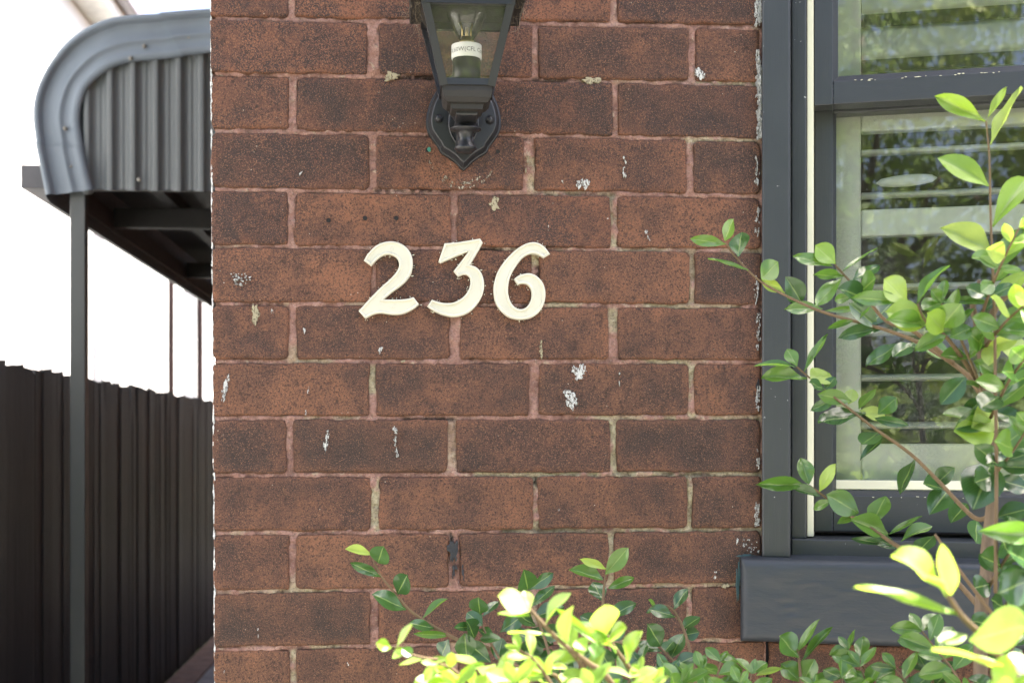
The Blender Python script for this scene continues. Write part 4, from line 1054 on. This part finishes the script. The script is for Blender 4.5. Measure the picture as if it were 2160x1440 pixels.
leaves(o, -.27, [(1277, 1210, 1325, 1156, 33, 'm'), (1280, 1200, 1226, 1178, 12, 'y'), (1272, 1222, 1204, 1195, 25, 'm'), (1272, 1268, 1252, 1226, 36, 'd'), (1283, 1240, 1340, 1216, 23, 'm'), (1284, 1300, 1341, 1268, 28, 'd'), (1276, 1320, 1225, 1300, 30, 'd'), (1278, 1340, 1320, 1330, 34, 'd')])
o, _ = branch(LS, [(1190, 1500, -.36), (1150, 1350, -.30), (1122, 1280, -.28), (1113, 1243, -.28)], .0024, .001)
leaves(o, -.28, [(1113, 1242, 1108, 1208, 28, 'd'), (1115, 1243, 1166, 1207, 22, 'd'), (1122, 1277, 1171, 1235, 26, 'd'), (1128, 1300, 1190, 1280, 34, 'd'), (1130, 1320, 1085, 1290, 34, 'd'), (1140, 1340, 1195, 1330, 36, 'd')])
o, _ = branch(LS, [(1110, 1500, -.36), (1060, 1400, -.30), (1022, 1330, -.27), (1016, 1297, -.26)], .0024, .001)
leaves(o, -.27, [(1013, 1296, 1008, 1262, 26, 'd'), (1018, 1298, 1052, 1265, 18, 'd'), (1017, 1318, 985, 1292, 32, 'd'), (1000, 1346, 990, 1308, 34, 'd'), (996, 1322, 959, 1322, 13, 'd'), (1008, 1327, 1042, 1342, 22, 'd'), (985, 1392, 980, 1338, 36, 'd'), (1012, 1346, 1060, 1348, 18, 'd'),
    (1055, 1332, 1103, 1297, 34, 'd'), (1060, 1345, 1050, 1392, 34, 'd'), (1075, 1332, 1118, 1346, 26, 'd'), (1110, 1325, 1168, 1357, 40, 'd'), (1035, 1396, 985, 1353, 40, 'd'), (1120, 1391, 1125, 1347, 34, 'd'), (1150, 1400, 1162, 1368, 32, 'd'), (1170, 1380, 1216, 1422, 50, 'd'), (1070, 1392, 1120, 1400, 30, 'd')])
o, _ = branch(LS, [(1500, 1560, -.36), (1462, 1400, -.30), (1445, 1335, -.27), (1425, 1292, -.26), (1406, 1277, -.26), (1383, 1278, -.26)], .0026, .0009)
leaves(o, -.26, [(1420, 1285, 1449, 1240, 28, 'd'), (1425, 1300, 1371, 1282, 22, 'd'), (1383, 1278, 1370, 1264, 8, 'm'), (1392, 1280, 1362, 1290, 10, 'd'), (1440, 1326, 1476, 1299, 26, 'd'), (1446, 1338, 1474, 1332, 30, 'd')])
o, _ = branch(LS, [(1500, 1520, -.38), (1430, 1407, -.34), (1390, 1362, -.33)], .0024, .001)
leaves(o, -.33, [(1393, 1361, 1370, 1318, 34, 'd'), (1395, 1373, 1345, 1355, 26, 'd'), (1415, 1387, 1440, 1335, 38, 'd'), (1400, 1376, 1420, 1350, 26, 'd'), (1425, 1402, 1470, 1380, 32, 'd'), (1420, 1400, 1385, 1420, 30, 'd')])
for s, n, L in (([(1010, 1620, -.80), (990, 1520, -.84), (960, 1445, -.86)], 4, 74), ([(1120, 1640, -.82), (1110, 1520, -.86), (1085, 1440, -.88)], 4, 78), ([(1290, 1640, -.82), (1275, 1520, -.86), (1250, 1450, -.88)], 4, 78), ([(1400, 1640, -.8), (1390, 1540, -.84), (1372, 1455, -.86)], 4, 74), ([(1200, 1600, -.80), (1180, 1480, -.82), (1130, 1395, -.84), (1095, 1372, -.84)], 5, 58), ([(1330, 1600, -.78), (1280, 1470, -.80), (1225, 1400, -.82), (1200, 1372, -.82)], 5, 58), ([(1060, 1600, -.78), (1030, 1490, -.80), (960, 1415, -.82), (925, 1400, -.82)], 5, 54), ([(1420, 1600, -.76), (1400, 1480, -.78), (1350, 1415, -.80)], 4, 56)):
    sprig(LS, s, n, L, 'yy', .0024, .0011, wr=.42)
for s, n, L, ty in (([(1240, 1560, -.5), (1235, 1470, -.5), (1225, 1390, -.48)], 5, 62, 'dd'), ([(1350, 1560, -.45), (1375, 1480, -.43), (1410, 1420, -.42)], 5, 60, 'dd'), ([(1160, 1560, -.45), (1100, 1500, -.44), (1060, 1440, -.42)], 5, 60, 'dd'),
        ([(1480, 1580, -.45), (1500, 1480, -.40), (1520, 1395, -.36)], 7, 62, 'dmm'), ([(1420, 1560, -.45), (1450, 1470, -.44), (1480, 1410, -.42)], 5, 60, 'dm'), ([(1540, 1600, -.45), (1570, 1500, -.40), (1585, 1420, -.38)], 5, 62, 'dm'),
        ([(1300, 1600, -.4), (1290, 1450, -.36), (1310, 1390, -.35)], 5, 58, 'dd'), ([(1260, 1600, -.38), (1190, 1450, -.34), (1180, 1395, -.33)], 5, 58, 'dd'),
        ([(1100, 1600, -.5), (1090, 1500, -.5), (1130, 1425, -.5)], 5, 62, 'dd'), ([(1310, 1600, -.5), (1300, 1500, -.52), (1330, 1430, -.52)], 5, 62, 'dm'), ([(1400, 1600, -.55), (1420, 1500, -.55), (1440, 1440, -.55)], 4, 62, 'dm'), ([(1500, 1600, -.5), (1530, 1520, -.48), (1560, 1440, -.46)], 5, 62, 'dm'), ([(1400, 1600, -.4), (1390, 1480, -.36), (1350, 1400, -.34)], 5, 58, 'dd')):
    sprig(LS, s, n, L * 1.05, ty, .0022, .001, wr=.48)

# --- tall shrub in front of the window
TS = shrub('tall_shrub', 'tall young shrub with a slim trunk growing in front of the sash window', (P(2080, 1440, -.55).x, -.55, 0))
tr, _ = branch(TS, [(2060, 3000, -.60), (2068, 1600, -.58), (2070, 1290, -.56), (2081, 1207, -.55), (2082, 1160, -.55), (2093, 1060, -.55), (2094, 960, -.54), (2088, 880, -.54), (2080, 800, -.53), (2070, 740, -.52), (2060, 660, -.52)], .0082, .0050, 'bark', 'trunk')
branch(TS, [(2072, 735, -.52), (2095, 660, -.54), (2130, 620, -.56), (2200, 600, -.6)], .0048, .0025, 'bark')
branch(TS, [(2064, 690, -.52), (2052, 640, -.53), (2066, 590, -.54)], .0045, .002, 'bark')
o, _ = branch(TS, [(2090, 860, -.53), (2058, 815, -.50), (2040, 790, -.48), (1990, 753, -.44), (1933, 720, -.40), (1873, 697, -.37), (1813, 680, -.35), (1733, 657, -.32), (1657, 623, -.29), (1600, 590, -.27), (1550, 540, -.26), (1530, 511, -.26)], .0034, .0010)
leaves(o, -.27, [(1531, 515, 1457, 503, 20, 'm'), (1529, 508, 1545, 462, 27, 'm'), (1557, 541, 1563, 488, 42, 'd'), (1578, 571, 1495, 540, 16, 'm'), (1606, 589, 1640, 552, 45, 'm'), (1656, 618, 1606, 588, 28, 'y'), (1690, 637, 1661, 586, 42, 'd'), (1735, 652, 1658, 648, 15, 'm'), (1738, 656, 1812, 650, 13, 'm')])
leaves(o, -.36, [(1865, 692, 1769, 708, 26, 'd'), (1902, 722, 1826, 768, 30, 'd'), (1800, 676, 1745, 692, 14, 'm'), (1810, 678, 1826, 640, 22, 'm'), (1850, 690, 1790, 640, 40, 'd'), (1835, 686, 1880, 640, 38, 'd'), (1930, 722, 1886, 748, 22, 'd'), (2004, 742, 1956, 735, 34, 'm'), (1960, 735, 1920, 730, 24, 'd'), (1880, 700, 1925, 660, 34, 'd')])
o, _ = branch(TS, [(2010, 765, -.46), (1930, 700, -.46), (1870, 677, -.46), (1827, 627, -.46), (1790, 590, -.46), (1761, 558, -.46)], .003, .0011)
leaves(o, -.46, [(1762, 556, 1722, 516, 37, 'y'), (1757, 561, 1674, 538, 20, 'm'), (1777, 574, 1851, 514, 12, 'm'), (1780, 583, 1714, 580, 12, 'm'), (1776, 586, 1720, 643, 21, 'm'), (1800, 590, 1854, 561, 26, 'd'), (1816, 616, 1842, 586, 44, 'm'), (1826, 631, 1778, 606, 36, 'd'), (1800, 625, 1760, 634, 20, 'm')])
o, _ = branch(TS, [(2060, 800, -.52), (2000, 715, -.54), (1955, 680, -.56), (1935, 640, -.56)], .0028, .001)
leaves(o, -.55, [(1914, 638, 1867, 587, 46, 'y'), (1912, 637, 1800, 624, 20, 'm'), (1934, 642, 1992, 553, 20, 'm'), (1956, 680, 1876, 652, 46, 'y'), (1957, 686, 1872, 672, 26, 'm'), (1986, 692, 2022, 644, 46, 'm'), (1990, 700, 1960, 660, 34, 'y'), (2003, 712, 2050, 690, 40, 'm'), (1995, 708, 1930, 735, 30, 'm')])
o, _ = branch(TS, [(2085, 1090, -.50), (2053, 1090, -.46), (1985, 1020, -.42), (1922, 958, -.40), (1850, 907, -.39), (1793, 863, -.38), (1733, 817, -.37), (1680, 773, -.36)], .0030, .0010)
leaves(o, -.37, [(1679, 774, 1592, 762, 16, 'm'), (1681, 772, 1660, 735, 28, 'm'), (1696, 784, 1746, 706, 21, 'm'), (1702, 797, 1606, 795, 28, 'm'), (1710, 803, 1752, 782, 38, 'y'), (1740, 822, 1762, 795, 26, 'd'), (1740, 822, 1706, 806, 18, 'd'), (1796, 846, 1727, 830, 27, 'm'), (1790, 852, 1800, 818, 28, 'y'), (1812, 862, 1845, 818, 44, 'm'), (1852, 873, 1891, 838, 42, 'm'),
    (1762, 840, 1711, 866, 24, 'd'), (1826, 872, 1725, 892, 34, 'd'), (1856, 910, 1818, 938, 30, 'd'), (1862, 926, 1812, 966, 20, 'd'), (1845, 882, 1916, 896, 20, 'd'), (1812, 866, 1870, 876, 24, 'y'), (1930, 968, 1892, 1040, 48, 'd'), (2000, 1034, 1964, 1078, 40, 'd'), (2040, 1062, 2003, 1098, 40, 'd'), (2060, 1096, 2058, 1146, 46, 'd'), (1975, 1020, 2010, 985, 34, 'd'), (1990, 1030, 1945, 1022, 28, 'd')])
leaves(tr, -.55, [(2092, 974, 2052, 1078, 74, 'd', -.03), (2037, 795, 1984, 852, 46, 'd'), (2075, 840, 2032, 880, 40, 'd'), (2085, 880, 2010, 905, 36, 'd'), (2090, 900, 2000, 862, 36, 'm')])
o, _ = branch(TS, [(2075, 1290, -.46), (1990, 1200, -.40), (1897, 1153, -.37), (1857, 1127, -.36), (1817, 1100, -.36), (1777, 1077, -.35), (1740, 1047, -.34), (1707, 1023, -.34)], .0034, .0011)
leaves(o, -.35, [(1706, 1021, 1690, 963, 34, 'm'), (1704, 1022, 1597, 1021, 26, 'm'), (1728, 1036, 1761, 978, 25, 'y'), (1730, 1046, 1670, 1030, 16, 'd'), (1753, 1055, 1714, 1074, 20, 'm'), (1810, 1082, 1750, 1040, 40, 'm'), (1838, 1107, 1868, 1044, 44, 'm'), (1812, 1088, 1767, 1100, 20, 'm'), (1872, 1127, 1797, 1094, 32, 'm'),
    (1876, 1127, 1944, 1082, 17, 'm'), (1900, 1142, 1964, 1100, 18, 'm'), (1882, 1150, 1797, 1134, 14, 'd'), (1892, 1156, 1838, 1128, 30, 'd'), (1930, 1168, 1970, 1130, 36, 'd')])
o, _ = branch(TS, [(2110, 1330, -.62), (2090, 1290, -.62), (2030, 1210, -.62), (1972, 1126, -.62)], .0026, .0014, 'twig')
# young upright shoot, out in front
o, _ = branch(TS, [(2100, 1250, -.62), (2102, 1000, -.60), (2100, 820, -.58), (2098, 680, -.56), (2094, 560, -.55), (2090, 467, -.54), (2087, 333, -.53), (2080, 255, -.52)], .0022, .0010)
leaves(o, -.54, [(2079, 256, 1972, 202, 38, 'y'), (2084, 248, 2124, 184, 22, 'y'), (2091, 305, 2158, 186, 36, 'y'), (2086, 392, 1986, 328, 54, 'y'), (2094, 478, 2168, 362, 44, 'y'), (2090, 531, 1992, 474, 50, 'y'), (2097, 576, 2162, 482, 48, 'm'), (2098, 632, 2165, 568, 44, 'y'), (2092, 545, 2060, 540, 20, 'm'),
    (2097, 640, 1986, 632, 22, 'm'), (2099, 700, 2165, 640, 40, 'm'), (2100, 720, 2170, 750, 56, 'y'), (2098, 720, 2082, 765, 24, 'y'), (2101, 790, 2060, 760, 30, 'm'), (2101, 860, 2172, 800, 44, 'm'), (2101, 870, 2052, 900, 40, 'y'), (2102, 905, 2030, 910, 42, 'y', -.04), (2102, 950, 2170, 900, 50, 'm'), (2102, 960, 2175, 990, 54, 'd'), (2102, 1010, 2170, 1030, 40, 'd'), (2102, 1090, 2175, 1070, 44, 'd'), (2102, 1120, 2190, 1130, 34, 'm')])
# sunlit shoots close to the camera
o, _ = branch(TS, [(2230, 1600, -.92), (2150, 1440, -.98), (2080, 1350, -1.02), (2030, 1300, -1.03), (2000, 1255, -1.04)], .0034, .0016)
leaves(o, -1.03, [(2020, 1298, 1814, 1226, 32, 'y', -.02), (2003, 1258, 1886, 1166, 56, 'y', -.02), (2002, 1256, 1996, 1142, 46, 'y', -.01), (2046, 1350, 2168, 1308, 92, 'y', -.03), (2040, 1340, 1980, 1350, 26, 'y'), (2180, 1430, 1975, 1352, 34, 'y', -.02), (2110, 1400, 2190, 1400, 60, 'y')], upw=.95)
o, _ = branch(TS, [(2200, 1500, -.8), (2170, 1300, -.82), (2180, 1150, -.85)], .003, .0015)
leaves(o, -.83, [(2176, 1130, 2082, 1118, 30, 'm'), (2176, 1220, 2110, 1250, 50, 'd'), (2176, 1260, 2120, 1210, 50, 'd'), (2176, 1190, 2130, 1160, 40, 'd')])
sprig(TS, [(2230, 1700, -1.0), (2160, 1560, -1.03), (2110, 1470, -1.05)], 4, 110, 'yy', .0026, .0012)
# shaded undergrowth by the sill
for s, n, L, ty in (([(1700, 1640, -.42), (1692, 1480, -.38), (1686, 1395, -.36), (1682, 1368, -.36)], 1, 50, 'm'), ):
    o, _ = branch(TS, s, .003, .001)
    leaves(o, -.36, [(1684, 1386, 1644, 1340, 42, 'm'), (1684, 1372, 1722, 1305, 20, 'm'), (1689, 1395, 1756, 1320, 22, 'm'), (1652, 1408, 1599, 1420, 14, 'y'), (1686, 1436, 1648, 1398, 40, 'm'), (1695, 1438, 1714, 1390, 36, 'm'), (1703, 1442, 1770, 1412, 22, 'm'), (1640, 1410, 1680, 1420, 16, 'm')])
for s, n, L, ty in (([(1900, 1700, -.5), (1870, 1520, -.45), (1830, 1420, -.40), (1790, 1370, -.38)], 6, 66, 'dmm'), ([(1960, 1600, -.5), (1920, 1460, -.46), (1890, 1410, -.44)], 5, 66, 'dm'),
        ([(2070, 1560, -.55), (2020, 1430, -.5), (1975, 1370, -.46), (1945, 1330, -.44)], 7, 70, 'dmm'),
        ([(2100, 1480, -.6), (2130, 1380, -.62), (2170, 1300, -.64)], 6, 70, 'ddm'), ([(2085, 1240, -.55), (2120, 1180, -.6), (2160, 1130, -.62)], 6, 66, 'dd'), ([(2090, 1010, -.55), (2130, 960, -.6), (2170, 900, -.63)], 6, 66, 'ddm'),
         ([(2080, 840, -.53), (2020, 700, -.54), (1985, 640, -.55)], 5, 58, 'dmm'), ([(2090, 880, -.55), (2130, 800, -.62), (2175, 740, -.66)], 6, 66, 'dmm'), ([(2072, 740, -.53), (2120, 680, -.6), (2165, 640, -.64)], 6, 62, 'dmy'),
        ([(2066, 680, -.53), (2090, 610, -.58), (2120, 540, -.62), (2150, 480, -.64)], 7, 60, 'dmy'), ([(1800, 1640, -.5), (1790, 1500, -.44), (1775, 1430, -.42)], 5, 62, 'dm'), ([(1860, 1600, -.46), (1840, 1480, -.42), (1815, 1405, -.4)], 5, 62, 'dm'), ([(2120, 1700, -.66), (2110, 1560, -.68), (2080, 1470, -.7)], 5, 66, 'dm'),
         ([(1790, 1660, -.46), (1730, 1540, -.42), (1720, 1450, -.4)], 4, 60, 'dm'), ([(2070, 1600, -.5), (1990, 1480, -.46), (1960, 1420, -.44)], 5, 66, 'dd'), ([(2088, 1330, -.56), (2140, 1250, -.6), (2180, 1230, -.6)], 5, 62, 'dd')):
    sprig(TS, s, n, L * 1.06, ty, .0020, .0009, wr=.45)

# ------------------------------------------------------------------ trees across the street, seen mirrored in the panes
def tree(label, x, y, h, rx, rz, n, seed, trunk_r=.16, leaf=.085, cat='tree', col='treeleaf', low=.35):
    t = thing('street_tree' if cat == 'tree' else 'hedge', label, cat, (x, y, 0), 0, 'greenery across the front yard')
    rs = np.random.RandomState(seed)
    if cat == 'tree':
        add('trunk', tube_me([(0, 0, 0), (.05, .02, h * .25), (-.04, 0, h * .5), (.06, .05, h * .8)], [trunk_r, trunk_r * .8, trunk_r * .55, trunk_r * .2], 10), M['trunk'], t)
        for k in range(7):
            a = rs.uniform(0, 6.28); z = h * rs.uniform(.3, .62); e = rx * .75
            add('limb', tube_me([(0, 0, z), (e * .45 * math.cos(a), e * .45 * math.sin(a), z + h * .12), (e * math.cos(a), e * math.sin(a), z + h * .2)], [trunk_r * .4, trunk_r * .22, trunk_r * .06], 7), M['trunk'], t)
    nc = max(10, n // 260); u = rs.normal(size=(nc, 3)); u /= np.linalg.norm(u, axis=1)[:, None]; u *= rs.uniform(.35, 1, (nc, 1)) ** .5
    cen = u * np.array([rx, rx * .8, rz]) + np.array([0, 0, h * (1 - low) if cat == 'tree' else h * .5]); cr_ = rs.uniform(.25, .6, nc) * min(rx, rz) * .6
    c = rs.randint(0, nc, n); v = rs.normal(size=(n, 3)); v /= np.linalg.norm(v, axis=1)[:, None]
    p = cen[c] + v * (cr_[c] * rs.uniform(.3, 1, n) ** .4)[:, None] * np.array([1.2, 1.2, .8])
    a = rs.normal(size=(n, 3)); a[:, 2] -= .4; a /= np.linalg.norm(a, axis=1)[:, None]; b = np.cross(a, rs.normal(size=(n, 3))); b /= np.linalg.norm(b, axis=1)[:, None]
    s = leaf * rs.uniform(.6, 1.3, n)[:, None]
    V = np.stack([p, p + a * s * .5 + b * s * .28, p + a * s, p + a * s * .5 - b * s * .28], 1).reshape(-1, 3)
    me = bpy.data.meshes.new('crown'); me.vertices.add(len(V)); me.vertices.foreach_set('co', V.astype(np.float32).ravel())
    me.loops.add(4 * n); me.loops.foreach_set('vertex_index', np.arange(4 * n, dtype=np.int32)); me.polygons.add(n); me.polygons.foreach_set('loop_start', np.arange(0, 4 * n, 4, dtype=np.int32))
    me.update(calc_edges=True); add('crown' if cat == 'tree' else 'foliage', me, M[col], t)
tl = NT('tree_foliage'); n_ = tl.noise(tl.coord(), 1.3, 4); cc = tl.ramp(n_, [(.3, (.07, .13, .025)), (.5, (.18, .27, .05)), (.7, (.34, .40, .08))])
p_ = tl.n('BsdfPrincipled', i_Roughness=.5); tl.l(cc, p_.inputs['Base Color']); q_ = tl.n('BsdfTranslucent'); tl.l(cc, q_.inputs[0]); x_ = tl.n('MixShader', i_0=.35)
tl.l(p_.outputs[0], x_.inputs[1]); tl.l(q_.outputs[0], x_.inputs[2]); M['treeleaf'] = tl.done(x_.outputs[0])
tree('broad leafy street tree mirrored in the upper pane', -2.6, -11.0, 7.0, 2.6, 2.2, 22000, 1, .22, .10)
tree('airy young street tree mirrored beside the broad one', 1.6, -12.5, 6.4, 2.0, 2.0, 14000, 2, .14, .09)
tree('tall dark street tree behind the other two', -6.5, -15, 9.0, 3.2, 3.0, 26000, 3, .3)
tree('clipped garden hedge mirrored in the lower pane', -1.5, -7.6, 2.1, 4.2, 1.0, 60000, 4, leaf=.07, cat='hedge')
